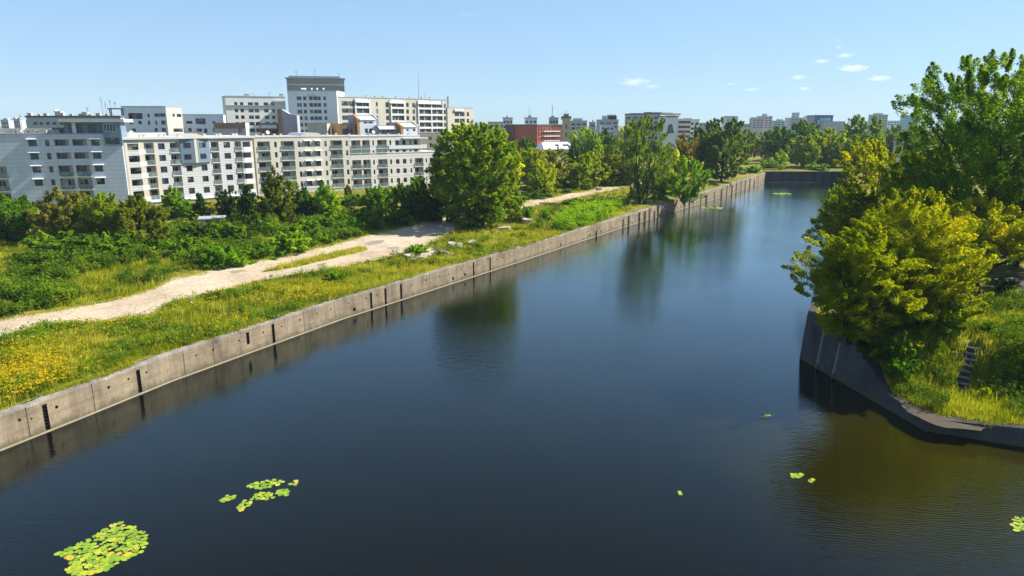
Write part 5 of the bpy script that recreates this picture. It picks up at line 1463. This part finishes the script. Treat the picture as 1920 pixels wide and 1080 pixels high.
def veg():
    rng = np.random.default_rng(404)
    Vs, Ts = [], []
    def grass(poly, n, h0, h1, t0, ta, K=6, avoid=(), wmin=.018):
        x, y, z = sample(rng, poly, n, avoid); D = np.hypot(x, y)
        f = np.random.default_rng(9); p = low_noise(f, np.stack([x, y, x*0], 1), .35)
        h = (h0 + (h1-h0)*rng.random(n))*(1+.5*p); wd = np.maximum(wmin, D*.00042)
        V = blades(rng, x, y, z, h, wd, K); Vs.append(V)
        p2 = low_noise(f, np.stack([x, y, x*0], 1), 1.1); t = np.clip(t0 - .06 + ta*p + .45*p2 + rng.normal(size=n)*.16, 0, 1)
        Ts.append(np.repeat(np.clip(np.repeat(t, K)+rng.normal(size=n*K)*.08, 0, 1), 4))
    grass(STRIP, 17000, .22, .6, .46, .55, K=7)
    grass(ZA, 9000, .25, .7, .42, .6, K=6)
    grass([(-30,440),(60,440),(90,470),(30,520),(-30,540)], 1400, .2, .5, .8, .3)
    grass(RBK, 9000, .25, .75, .50, .5, K=7, avoid=[[(1792,632),(1832,632),(1838,735),(1790,735)]])
    grass([(-420,752),(-200,697),(-40,656),(-40,790),(-200,850),(-420,940)], 6000, .22, .6, .46, .55, K=6)
    grass([(-420,632),(-200,610),(-30,592),(-30,440),(-420,440)], 7000, .25, .8, .42, .6, K=6)
    grass(ISLE, 900, .25, .55, .72, .3, avoid=())
    grass([(985,376),(1080,360),(1165,343),(1165,338),(1080,345),(985,362)], 700, .3, .6, .4, .3)
    # dry brown stalks standing in the strip and on the island in the track
    for poly, n in ((STRIP, 2600), (ISLE, 500), (RBK, 900), (ZA, 1200)):
        m = n//8; x, y, z = sample(rng, poly, m); k = np.repeat(np.arange(m), 8); x = x[k]+rng.normal(size=len(k))*.3; y = y[k]+rng.normal(size=len(k))*.3; z = gz(x, y)
        V = blades(rng, x, y, z, rng.uniform(.5, 1.15, len(k)), np.maximum(.012, np.hypot(x, y)*.0003), 3, .3, .1); Vs.append(V); Ts.append(np.repeat(np.clip(rng.normal(.85, .12, len(k)*3), 0, 1), 4))
    # fringe along both edges of the track
    for line, n in ((PATH_LO, 1700), (PATH_UP, 1500)):
        L = np.array(line[1:-1], float); k = rng.integers(0, len(L)-1, n); t = rng.random(n)[:, None]
        q = L[k]*(1-t)+L[k+1]*t; q[:, 1] += rng.normal(size=n)*2.2; x, y, z = ongv(q[:, 0], q[:, 1])
        D = np.hypot(x, y); V = blades(rng, x, y, z, rng.uniform(.12, .4, n), np.maximum(.018, D*.0004), 5); Vs.append(V); Ts.append(np.repeat(np.clip(rng.normal(.62, .2, n*5), 0, 1), 4))
    # tufts hanging over the crest of the quay
    n = 1500; L = np.array(STRIP[-9:-1], float); k = rng.integers(0, len(L)-1, n); t = rng.random(n)[:, None]; q = L[k]*(1-t)+L[k+1]*t
    x, y, z = ongv(q[:, 0], q[:, 1]); cl = low_noise(np.random.default_rng(2), np.stack([x, y, x*0], 1), .5) > -.05; x = x[cl]; y = y[cl]
    x = wallx(y) - rng.uniform(.1, .9, len(y)); z = gz(x, y); V = blades(rng, x, y, z, rng.uniform(.15, .45, len(x)), np.maximum(.018, np.hypot(x, y)*.0004), 6, 1.1, .12); Vs.append(V); Ts.append(np.repeat(np.clip(rng.normal(.55, .2, len(x)*6), 0, 1), 4))
    stuff('grass', np.concatenate(Vs), np.concatenate(Ts), GRASS)

    # leafy stalks
    def stalks(poly, n, h0, h1, K, lw, avoid=(), thr=None, seed=3, s=.12):
        m = n//11; x, y, z = sample(rng, poly, m, avoid); kk = np.repeat(np.arange(m), 11); n = len(kk)
        cl = rng.uniform(.4, 1.5, m)[kk]; ctn = (rng.normal(size=m)*.26)[kk]
        x = x[kk]+rng.normal(size=n)*.5; y = y[kk]+rng.normal(size=n)*.5; z = gz(x, y)
        p = low_noise(np.random.default_rng(seed), np.stack([x, y, x*0], 1), s)
        if thr is not None: k = p > thr; x, y, z, p, cl, ctn = x[k], y[k], z[k], p[k], cl[k], ctn[k]
        n = len(x); h = (h0+(h1-h0)*rng.random(n))*(1+.7*p)*cl; D = np.hypot(x, y); sz = np.maximum(lw, D*.0016)
        N = n*K; X = np.repeat(np.stack([x, y, z], 1), K, 0); f = rng.random(N)**.7; hh = np.repeat(h, K)
        a = rng.random(N)*6.28; o = np.stack([np.cos(a), np.sin(a), np.full(N, .55)], 1)
        S = np.repeat(sz, K)[:, None]*rng.uniform(.7, 1.3, (N, 1))
        X[:, 2] += f*hh; X[:, :2] += rng.normal(size=(N, 2))*.16
        sd = np.stack([-np.sin(a), np.cos(a), np.zeros(N)], 1)
        tip = X + o*S*1.7; V = np.stack([X, X+o*S*.8+sd*S*.42, tip, X+o*S*.8-sd*S*.42], 1).reshape(-1, 3)
        T = np.clip(np.repeat(.40+.4*p+ctn, K) + rng.normal(size=N)*.18, 0, 1)
        return V, np.repeat(T, 4), (x, y, z+h)
    WP = [([(-20,600),(60,584),(150,567),(210,550),(150,528),(60,533),(-20,555)], 3600, .8, 1.9),
          ([(20,522),(110,532),(210,502),(290,492),(300,458),(180,453),(90,478),(40,495)], 4200, .8, 1.8),
          ([(290,492),(330,482),(420,456),(520,442),(640,426),(730,411),(700,400),(560,400),(330,422),(300,452)], 5200, .6, 1.5),
          ([(368,500),(400,506),(470,492),(490,466),(420,468),(380,480)], 1300, .8, 1.8),
          ([(490,480),(560,470),(640,449),(735,427),(740,410),(640,423),(520,443)], 2600, .6, 1.5),
          ([(985,376),(1080,360),(1165,343),(1165,336),(1080,342),(985,358)], 900, .5, 1.2),
          ([(-420,628),(-200,606),(-20,590),(-20,500),(-420,500)], 4000, .7, 1.8),
          ([(230,535),(290,528),(330,505),(380,480),(300,492),(240,515)], 1000, .4, 1.0)]
    A = [stalks(q, n, h0, h1, 17, .12, thr=-.14, seed=30+i, s=.5) for i, (q, n, h0, h1) in enumerate(WP)]
    d = stalks(RBK, 8000, .3, 1.15, 14, .10, thr=-.12, seed=6, s=.5, avoid=[[(1786,628),(1836,628),(1842,748),(1786,748)]])
    e = stalks(STRIP, 9000, .3, .85, 12, .10, thr=.04, seed=7, s=.5)
    A += [d, e]
    stuff('weeds', np.concatenate([q[0] for q in A]), np.concatenate([q[1] for q in A]), WEED)
    l = stalks([(1042,432),(1050,412),(1085,396),(1150,388),(1165,390),(1125,412),(1085,426)], 3400, .7, 1.9, 16, .15, seed=8)
    stuff('lime_weeds', l[0], l[1], LIME)
    # goldenrod heads
    FV, FT = [], []
    for poly, n, thr, sd in ((STRIP, 8000, .20, 12), ([(-30,700),(0,650),(60,630),(200,612),(330,585),(420,560),(400,600),(280,650),(120,700),(0,740),(-30,750)], 4200, .26, 13), (RBK, 420, .2, 14), (ZA, 500, .25, 15)):
        x, y, z = sample(rng, poly, n); p = low_noise(np.random.default_rng(sd), np.stack([x, y, x*0], 1), .22); k = p + rng.normal(size=n)*.22 > thr; x, y, z = x[k], y[k], z[k]
        C = np.stack([x, y, z+rng.uniform(.45, .85, len(x))], 1); D = np.hypot(x, y)
        V, T = leaves(rng, C, np.full(len(C), .16), 7, .075, np.full(len(C), .45), (1.2, 1.2, .5), .9); FV.append(V); FT.append(T)
    stuff('wildflowers', np.concatenate(FV), np.concatenate(FT), FLOWER)
veg()

# far wood reaching to the horizon: one mass nobody could count
def far_wood():
    rng = np.random.default_rng(5)
    C = []
    for _ in range(900):
        y = rng.uniform(430, 1500)**1.0; u = rng.uniform(-60, 1990); x = (u-960)/F*y
        if u < 900 and y < 520: continue
        C.append((x, y, 4.3))
    C = np.array(C); n = len(C); h = rng.uniform(6, 15, n); w = h*rng.uniform(.8, 1.5, n)
    cc = []; rr = []
    for i in range(n):
        for k in range(9):
            a = rng.random()*6.28; r = w[i]*.5*rng.random()**.6
            cc.append((C[i, 0]+r*math.cos(a), C[i, 1]+r*math.sin(a), 4.3+h[i]*(.25+.6*rng.random()*(1-.5*(2*r/w[i])**2)))); rr.append(w[i]*.22)
    cc = np.array(cc); rr = np.array(rr)
    V, T = leaves(rng, cc, rr, 26, 1.3, np.clip(rng.normal(.4, .25, len(cc)), 0, 1), (1, 1, .8))
    stuff('far_wood', V, T, LM['blue'])
far_wood()
# ================================================================== small things
def pads():
    m, nt, out = newmat('lily_leaf'); p = pos(nt)
    oi = nt.nodes.new('ShaderNodeObjectInfo')
    c = ramp(nt, oi.outputs['Random'], [(0, (.13,.22,.010)), (.60, (.24,.33,.014)), (.86, (.36,.37,.02)), (.97, (.40,.30,.03))])
    c = mixc(nt, .5, c, ramp(nt, noise(nt, p, 9, 3), [(.3, (.8,)*3), (.7, (1.1,)*3)]), 'MULTIPLY')
    princ(nt, out, c, .4, .35)
    rr = random.Random(12); meshes = []
    for k in range(6):
        mb = MB(); n = 15; gap = .22; curl = rr.uniform(.0, .02)
        ring = []
        for i in range(n+1):
            a = gap + (2*math.pi-2*gap)*i/n; r = 1+.05*math.sin(3*a+k)
            ring.append((r*math.cos(a), .9*r*math.sin(a), .02+curl*(1+math.sin(2*a+k))*3))
        lo = [(q[0]*.97, q[1]*.97, q[2]-.06) for q in ring]
        c0 = (.12, 0, .03); c1 = (.12, 0, -.02)
        for i in range(n):
            mb.poly([c0, ring[i], ring[i+1]]); mb.poly([c1, lo[i+1], lo[i]]); mb.quad(lo[i], lo[i+1], ring[i+1], ring[i])
        mb.quad(c1, lo[0], ring[0], c0); mb.quad(lo[n], c1, c0, ring[n])
        meshes.append(mb.mesh('lily_leaf', m))
    def scatter(poly, n, r0, r1, label, group, seed, mind=.72):
        rng = np.random.default_rng(seed); W = [onz(u, v, 0) for u, v in poly]; P = np.array(W); lo, hi = P.min(0), P.max(0); pts = []
        tries = 0
        while len(pts) < n and tries < 12000:
            tries += 1; q = lo + rng.random(2)*(hi-lo)
            if not inside(q[None], W)[0]: continue
            r = r0+(r1-r0)*rng.random()
            if all((q[0]-a)**2+(q[1]-b)**2 > (mind*(r+s))**2 for a, b, s in pts): pts.append((q[0], q[1], r))
        for i, (x, y, r) in enumerate(pts):
            o = link('lily_pad', meshes[int(rng.integers(6))], None, (x, y, .004+.004*(i % 7))); o.scale = (r, r, r*.8)
            o.rotation_euler = (rng.normal()*.04, rng.normal()*.04, rng.random()*6.28); tag(o, label, 'lily pad', group)
    scatter([(104,1041),(165,1012),(222,979),(252,990),(278,1003),(275,1016),(273,1032),(235,1048),(195,1073),(150,1078),(122,1071),(135,1050)], 158, .13, .27,
            'yellow green lily pad in the large raft at the lower left', 'lily pads of the large raft', 1, .62)
    for poly, n, lab, g, s in (
        ([(463,912),(480,905),(515,898),(533,903),(520,910),(490,917)], 24, 'lily pad in the longest of the small rafts, farthest from the camera', 'lily pads of the long small raft', 2),
        ([(474,930),(492,923),(514,926),(512,935),(490,938)], 15, 'lily pad in the compact small raft just below the long one', 'lily pads of the compact small raft', 3),
        ([(518,922),(530,916),(541,919),(537,929),(522,928)], 9, 'lily pad in the small round raft right of the compact one', 'lily pads of the round small raft', 4),
        ([(414,938),(425,930),(443,928),(440,935),(420,941)], 8, 'lily pad in the leftmost of the small rafts', 'lily pads of the leftmost small raft', 5),
        ([(443,956),(455,940),(474,936),(468,948),(450,960)], 12, 'lily pad in the straggling small raft nearest the large raft', 'lily pads of the straggling raft', 6),
        ([(542,907),(552,901),(559,903),(556,910),(544,911)], 4, 'lily pad in the tiny raft at the right end of the small rafts', 'lily pads of the tiny raft', 7),
        ([(1481,892),(1490,887),(1503,889),(1501,896),(1486,896)], 8, 'lily pad in the small raft over the olive water', 'lily pads of the olive water raft', 8),
        ([(1427,779),(1435,777),(1444,779),(1440,784),(1429,783)], 5, 'lily pad in the speck of pads left of the dark wharf reflection', 'lily pads near the wharf reflection', 9),
        ([(1893,978),(1905,970),(1930,972),(1930,998),(1905,997)], 18, 'lily pad in the raft cut by the right edge of the picture', 'lily pads of the right edge raft', 10),
        ([(1518,898),(1524,897),(1527,901),(1520,903)], 2, 'pale lily pad of the drifting pair beside the olive water raft', 'drifting pair of lily pads', 11),
        ([(1272,922),(1277,920),(1281,924),(1276,928)], 2, 'lone lily pad drifting in the middle of the open water', 'drifting pads in the open water', 12),
        ([(1318,389),(1330,387),(1356,389),(1350,392),(1325,392)], 14, 'pale lily pad far off along the far end of the quay', 'far lily pads along the quay', 13),
        ([(1443,363),(1465,361),(1490,363),(1470,366)], 16, 'pale lily pad before the basin end wall', 'lily pads by the basin end', 14),
        ([(135,1079),(142,1075),(150,1076),(148,1081)], 3, 'lily pad cut by the lower picture edge under the large raft', 'lily pads at the lower edge', 15)):
        far = poly[0][1] < 400
        scatter(poly, n, .5 if far else .13, .8 if far else .21, lab, g, s)
pads()

def rubble():
    rr = random.Random(31)
    DIRTY = concrete('broken_concrete', (.42,.37,.31), (.24,.20,.16), .9)
    def slab(u, v, L, W, T, rx, ry, rz, lab, name='concrete_slab'):
        x, y, z = ong(u, v); mb = MB(); n = 7; k_ = 1.4 if L > 1 else 1; L *= k_; W *= k_; T *= k_*1.15
        pts = []
        for i in range(n):
            a = 2*math.pi*i/n; r = rr.uniform(.75, 1.1); pts.append((L*.5*r*math.cos(a), W*.5*r*math.sin(a)))
        mb.prism(pts, [-T*.5*rr.uniform(.7, 1) for _ in pts], [T*.5*rr.uniform(.7, 1.1) for _ in pts])
        o = link(name, mb.mesh(name, DIRTY), None, (x, y, z+(.38 if L > 1 else .2))); o.rotation_euler = (rx, ry, rz); tag(o, lab, 'rubble')
    G = [
     (768, 486, 1.6, 1.0, .5, .3, .1, .4, 'dark broken slab at the left end of the rubble heap'),
     (782, 490, 2.2, .8, .35, .2, -.25, .3, 'pale long slab lying flat at the front of the rubble heap'),
     (792, 484, 1.7, 1.0, .4, -.3, .3, 1.2, 'tilted slab in the middle of the rubble heap'),
     (798, 489, 1.4, .6, .3, .1, .2, .2, 'small pale slab in front of the tilted slab'),
     (806, 480, 1.8, 1.3, .6, .5, -.2, .9, 'thick dark slab propped against its neighbours in the heap'),
     (818, 475, 1.6, 1.2, .5, -.4, .3, .1, 'pale slab at the top of the rubble heap'),
     (828, 478, 2.0, .7, .3, .2, .45, 1.5, 'slanting slab leaning to the right in the heap'),
     (840, 479, 1.6, .6, .3, .1, .3, .5, 'thin pale slab at the right end of the rubble heap'),
     (850, 464, 1.7, 1.2, .6, .3, .1, .3, 'grey boulder like slab behind the rubble heap, the left one'),
     (860, 464, 1.3, .9, .5, -.2, .2, 1.1, 'pale slab close to the boulder like one behind the heap'),
     (884, 459, 1.2, .8, .4, .2, -.2, .6, 'lone slab beside the tiny dark shrub'),
     (987, 418, 2.0, 1.1, .7, .2, .1, .2, 'pale stone on the dry mound right of the big tree'),
     (842, 434, 1.6, 1.1, .6, .1, .2, .5, 'grey stone in the shade of the very big round tree'),
     (945, 432, 2.2, 1.0, .5, .1, -.1, .1, 'dark flat stone under the big tree on the quay side'),
     (1123, 356, 1.7, 1.0, .4, .1, .1, .3, 'dark stone lying on the edge of the far track'),
     (360, 572, .45, .35, .3, .1, .3, .3, 'small white stone in the grass beside the track'),
    ]
    for g in G: slab(*g)
rubble()

def pebbles():
    rng = np.random.default_rng(8); x, y, z = sample(rng, PATH_UP+PATH_LO, 2600); n = len(x)
    r = rng.uniform(.03, .11, n)*np.maximum(1, np.hypot(x, y)/110); base = np.array([(1,0,0),(0,1,0),(-1,0,0),(0,-1,0),(0,0,.8),(0,0,-.4)], float)
    V = (base[None]*(r[:, None, None]*rng.uniform(.6, 1.3, (n, 6, 1))) + np.stack([x, y, z+.04], 1)[:, None]).reshape(-1, 3)
    f = np.array([(0,1,4,4),(1,2,4,4),(2,3,4,4),(3,0,4,4)])[:, :3]; Q = (f[None] + (np.arange(n)*6)[:, None, None]).reshape(-1, 3).astype(np.int32)
    o = link('gravel', np_mesh('gravel', V, Q, plain('gravel_stone', (.40,.34,.27), .9, .4, 5, streak=False))); o['kind'] = 'stuff'
pebbles()

def steps():
    x1, y1, z1 = ong(1812, 660); x0, y0, z0 = ong(1813, 712)
    root = thing('stone_steps', 'narrow flight of grey concrete steps in the overgrown slope of the right bank', 'steps', (x0, y0, z0))
    n = 7; mb = MB(); a = np.array((x0, y0)); b = np.array((x1, y1)); d = (b-a)/np.linalg.norm(b-a); s = np.array((d[1], -d[0]))*.45
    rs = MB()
    for i in range(n):
        p = a+(b-a)*i/n; q = a+(b-a)*(i+1)/n; zt = z0+.40+(z1-z0)*(i+1)/n; g = (b-a)/n*.22
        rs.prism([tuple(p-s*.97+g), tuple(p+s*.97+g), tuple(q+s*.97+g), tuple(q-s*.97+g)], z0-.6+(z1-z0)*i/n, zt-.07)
        mb.prism([tuple(p-s+g*.4), tuple(p+s+g*.4), tuple(q+s-g*.4), tuple(q-s-g*.4)], zt-.068, zt)
    rs.build('risers', STAIN_SHADE, root)  # shade of the riser faces painted in as a near black colour
    mb.build('treads', concrete('step_concrete', (.30,.285,.265), (.19,.18,.17), .4), root)

steps()

def shed():
    x, y, z = ong(394, 424); Zc = zc_of(y, z); f = Facade(((376-960)/F*Zc, y), ((414-960)/F*Zc, y+1.5))
    root = thing('shed', 'small low white shed with a flat grey roof among the bushes', 'shed', (x, y, z))
    zt = ztop(412, y); mb = MB(); ops = [(1.0, 1.9, z+.05, zt-.25, .1, True, 1)]
    f.wall(mb, 0, f.L, z-.5, zt, ops, 0, sides=4); mb.build('wall', [MT['white'], MT['darkgrey']], root)
    r = MB(); f.box(r, -.4, f.L+.4, zt+.005, zt+.18, -4.4, .5); r.build('roof', MT['roof'], root)
    x, y, z = ong(411, 412); zt = ztop(382, y)
    root = thing('lamp_post', 'pale thin lamp post beside the dark ivy covered tree', 'lamp post', (x, y, z))
    p = MB(); p.tube([(x, y, z-.2), (x, y, zt)], [.10, .07], 8); p.build('pole', MT['white'], root)
    h = MB(); h.box(x-.15, x+.55, y-.1, y+.1, zt, zt+.12); h.build('lamp_head', MT['zinc'], root)
    # long low grey wall in front of the blocks
    a = ong(428, 398); b = ong(485, 392)
    x, y, z = ong(655, 388)
    f = Facade(((560-960)/F*200, 196), ((690-960)/F*222, 217)); root = thing('retaining_wall', 'low grey panel wall at the foot of the cream block', 'wall', f.w(f.L/2, 3.5))
    mb = MB(); f.wall(mb, 0, f.L, 2.5, 5.6, [], 0, sides=.4); mb.build('wall_face', MT['plinth'], root)
    mb = MB(); f.box(mb, -.1, f.L+.1, 5.603, 5.75, -.5, .1); mb.build('coping', MT['zinc'], root)
shed()

# ================================================================== clouds
def clouds():
    m, nt, out = newmat('cloud_vapour')
    tc = nt.nodes.new('ShaderNodeTexCoord'); p = tc.outputs['Object']
    n = noise(nt, p, 2.6, 6, .66)
    ln = nt.nodes.new('ShaderNodeVectorMath'); ln.operation = 'LENGTH'; nt.links.new(p, ln.inputs[0])
    e = math_(nt, 'SUBTRACT', 1.0, ln.outputs['Value'])
    d = math_(nt, 'SUBTRACT', math_(nt, 'ADD', math_(nt, 'MULTIPLY', n, 1.5), math_(nt, 'MULTIPLY', e, .6)), 1.0)
    d = math_(nt, 'MULTIPLY', math_(nt, 'MAXIMUM', d, 0), CLOUD_D)
    v = nt.nodes.new('ShaderNodeVolumePrincipled'); v.inputs['Color'].default_value = (1, 1, 1, 1); v.inputs['Anisotropy'].default_value = .55
    nt.links.new(d, v.inputs['Density']); nt.links.new(v.outputs[0], out.inputs['Volume'])
    import bmesh
    bm = bmesh.new(); bmesh.ops.create_icosphere(bm, subdivisions=3, radius=1.0)
    for vv in bm.verts:
        if vv.co.z < 0: vv.co.z *= .45
        vv.co.z *= 1 + .12*math.sin(vv.co.x*5) ; vv.co.y *= 1 + .1*math.sin(vv.co.x*7+1)
    me = bpy.data.meshes.new('cloud'); bm.to_mesh(me); bm.free(); me.materials.append(m)
    CL = [
     (1188, 154, 62, 16, 'white flat bottomed cloud standing alone left of the others'),
     (1222, 162, 34, 9, 'thin wisp at the lower right of the lone flat bottomed cloud'),
     (1370, 158, 22, 7, 'small cloud, leftmost of the group on the right'),
     (1408, 168, 32, 6, 'faint low wisp under the small leftmost cloud of the group'),
     (1497, 145, 34, 10, 'small puffy cloud in the middle of the right hand group'),
     (1508, 166, 30, 7, 'faint wisp below the small puffy cloud'),
     (1540, 115, 34, 8, 'narrow cloud upper left in the stack of clouds'),
     (1584, 104, 36, 9, 'narrow cloud in the middle of the stack of clouds'),
     (1598, 128, 60, 13, 'widest cloud in the stack on the right'),
     (1648, 147, 46, 11, 'long cloud nearest to the tall poplar'),
     (1572, 89, 16, 6, 'little cloud near the top of the stack'),
     (1571, 76, 12, 5, 'tiniest cloud at the very top of the stack'),
     (650, 14, 50, 12, 'very faint cloud streak high above the dark topped tower'),
     (880, 28, 55, 12, 'very faint cloud streak at the top middle of the sky'),
    ]
    for i, (u, v_, w, h, lab) in enumerate(CL):
        Y = 6000.0; z = ztop(v_, Y); x = (u-960)/F*zc_of(Y, z); k = zc_of(Y, z)/F
        o = link('cloud', me, None, (x, Y, z)); o.scale = (w*k*.72, w*k*.5, h*k*.95); tag(o, lab, 'cloud')
        if v_ < 40: o.scale.y *= .12
        o.rotation_euler = (0, 0, i*2.1 if False else 0)
        o.location.x += 0
CLOUD_D = .026
clouds()

# ================================================================== light, air, camera
SUN_EL, SUN_AZ = 40.0, math.degrees(math.atan2(1.0, .27))     # azimuth clockwise from +Y
def light():
    w = bpy.data.worlds.new('World'); sc.world = w; w.use_nodes = True
    nt = w.node_tree; nt.nodes.clear()
    out = nt.nodes.new('ShaderNodeOutputWorld'); bg = nt.nodes.new('ShaderNodeBackground')
    sk = nt.nodes.new('ShaderNodeTexSky'); sk.sky_type = 'NISHITA'; sk.sun_disc = False
    sk.sun_elevation = R(SUN_EL); sk.sun_rotation = R(SUN_AZ)
    sk.air_density = 1.0; sk.dust_density = .15; sk.ozone_density = 3.0; sk.altitude = 100
    bg.inputs[1].default_value = SKY
    gm = nt.nodes.new('ShaderNodeGamma'); gm.inputs[1].default_value = .42; nt.links.new(sk.outputs[0], gm.inputs[0])
    nt.links.new(mixc(nt, 1.0, gm.outputs[0], (.95, 1.28, 1.66), 'MULTIPLY'), bg.inputs[0]); nt.links.new(bg.outputs[0], out.inputs[0])
    l = bpy.data.lights.new('sun', 'SUN'); l.energy = SUN; l.angle = R(.53); l.color = (1.0, .94, .84)
    o = bpy.data.objects.new('sun', l); COL.objects.link(o)
    az = R(SUN_AZ); el = R(SUN_EL); d = Vector((math.sin(az)*math.cos(el), math.cos(az)*math.cos(el), math.sin(el)))
    o.rotation_euler = d.to_track_quat('Z', 'Y').to_euler(); o.location = d*200
SKY = .122; SUN = 5.0
light()

EXPO = 1.15
HAZE = .00009
if HAZE:
    m, nt, out = newmat('haze_air')
    v = nt.nodes.new('ShaderNodeVolumePrincipled'); v.inputs['Density'].default_value = HAZE
    v.inputs['Color'].default_value = (.62, .80, 1.0, 1); v.inputs['Anisotropy'].default_value = .0
    nt.links.new(v.outputs[0], out.inputs['Volume'])
    mb = MB(); mb.box(-1800, 1800, -150, 2200, -3.0, 90.0); o = mb.build('haze', m); o['kind'] = 'stuff'

cam = bpy.data.cameras.new('camera'); co = bpy.data.objects.new('camera', cam); COL.objects.link(co)
co.location = (0, 0, CAMZ); co.rotation_euler = (math.pi/2 - PITCH, 0, 0)
cam.sensor_width = 36; cam.lens = 24; cam.clip_start = .5; cam.clip_end = 20000
sc.camera = co
sc.view_settings.view_transform = 'Standard'; sc.view_settings.look = 'None'; sc.view_settings.gamma = 1
sc.view_settings.exposure = EXPO
sc.cycles.use_denoising = True
sc.cycles.max_bounces = 6; sc.cycles.diffuse_bounces = 3; sc.cycles.glossy_bounces = 3; sc.cycles.transmission_bounces = 4
sc.cycles.volume_bounces = 2; sc.cycles.transparent_max_bounces = 8
sc.cycles.caustics_reflective = False; sc.cycles.caustics_refractive = False
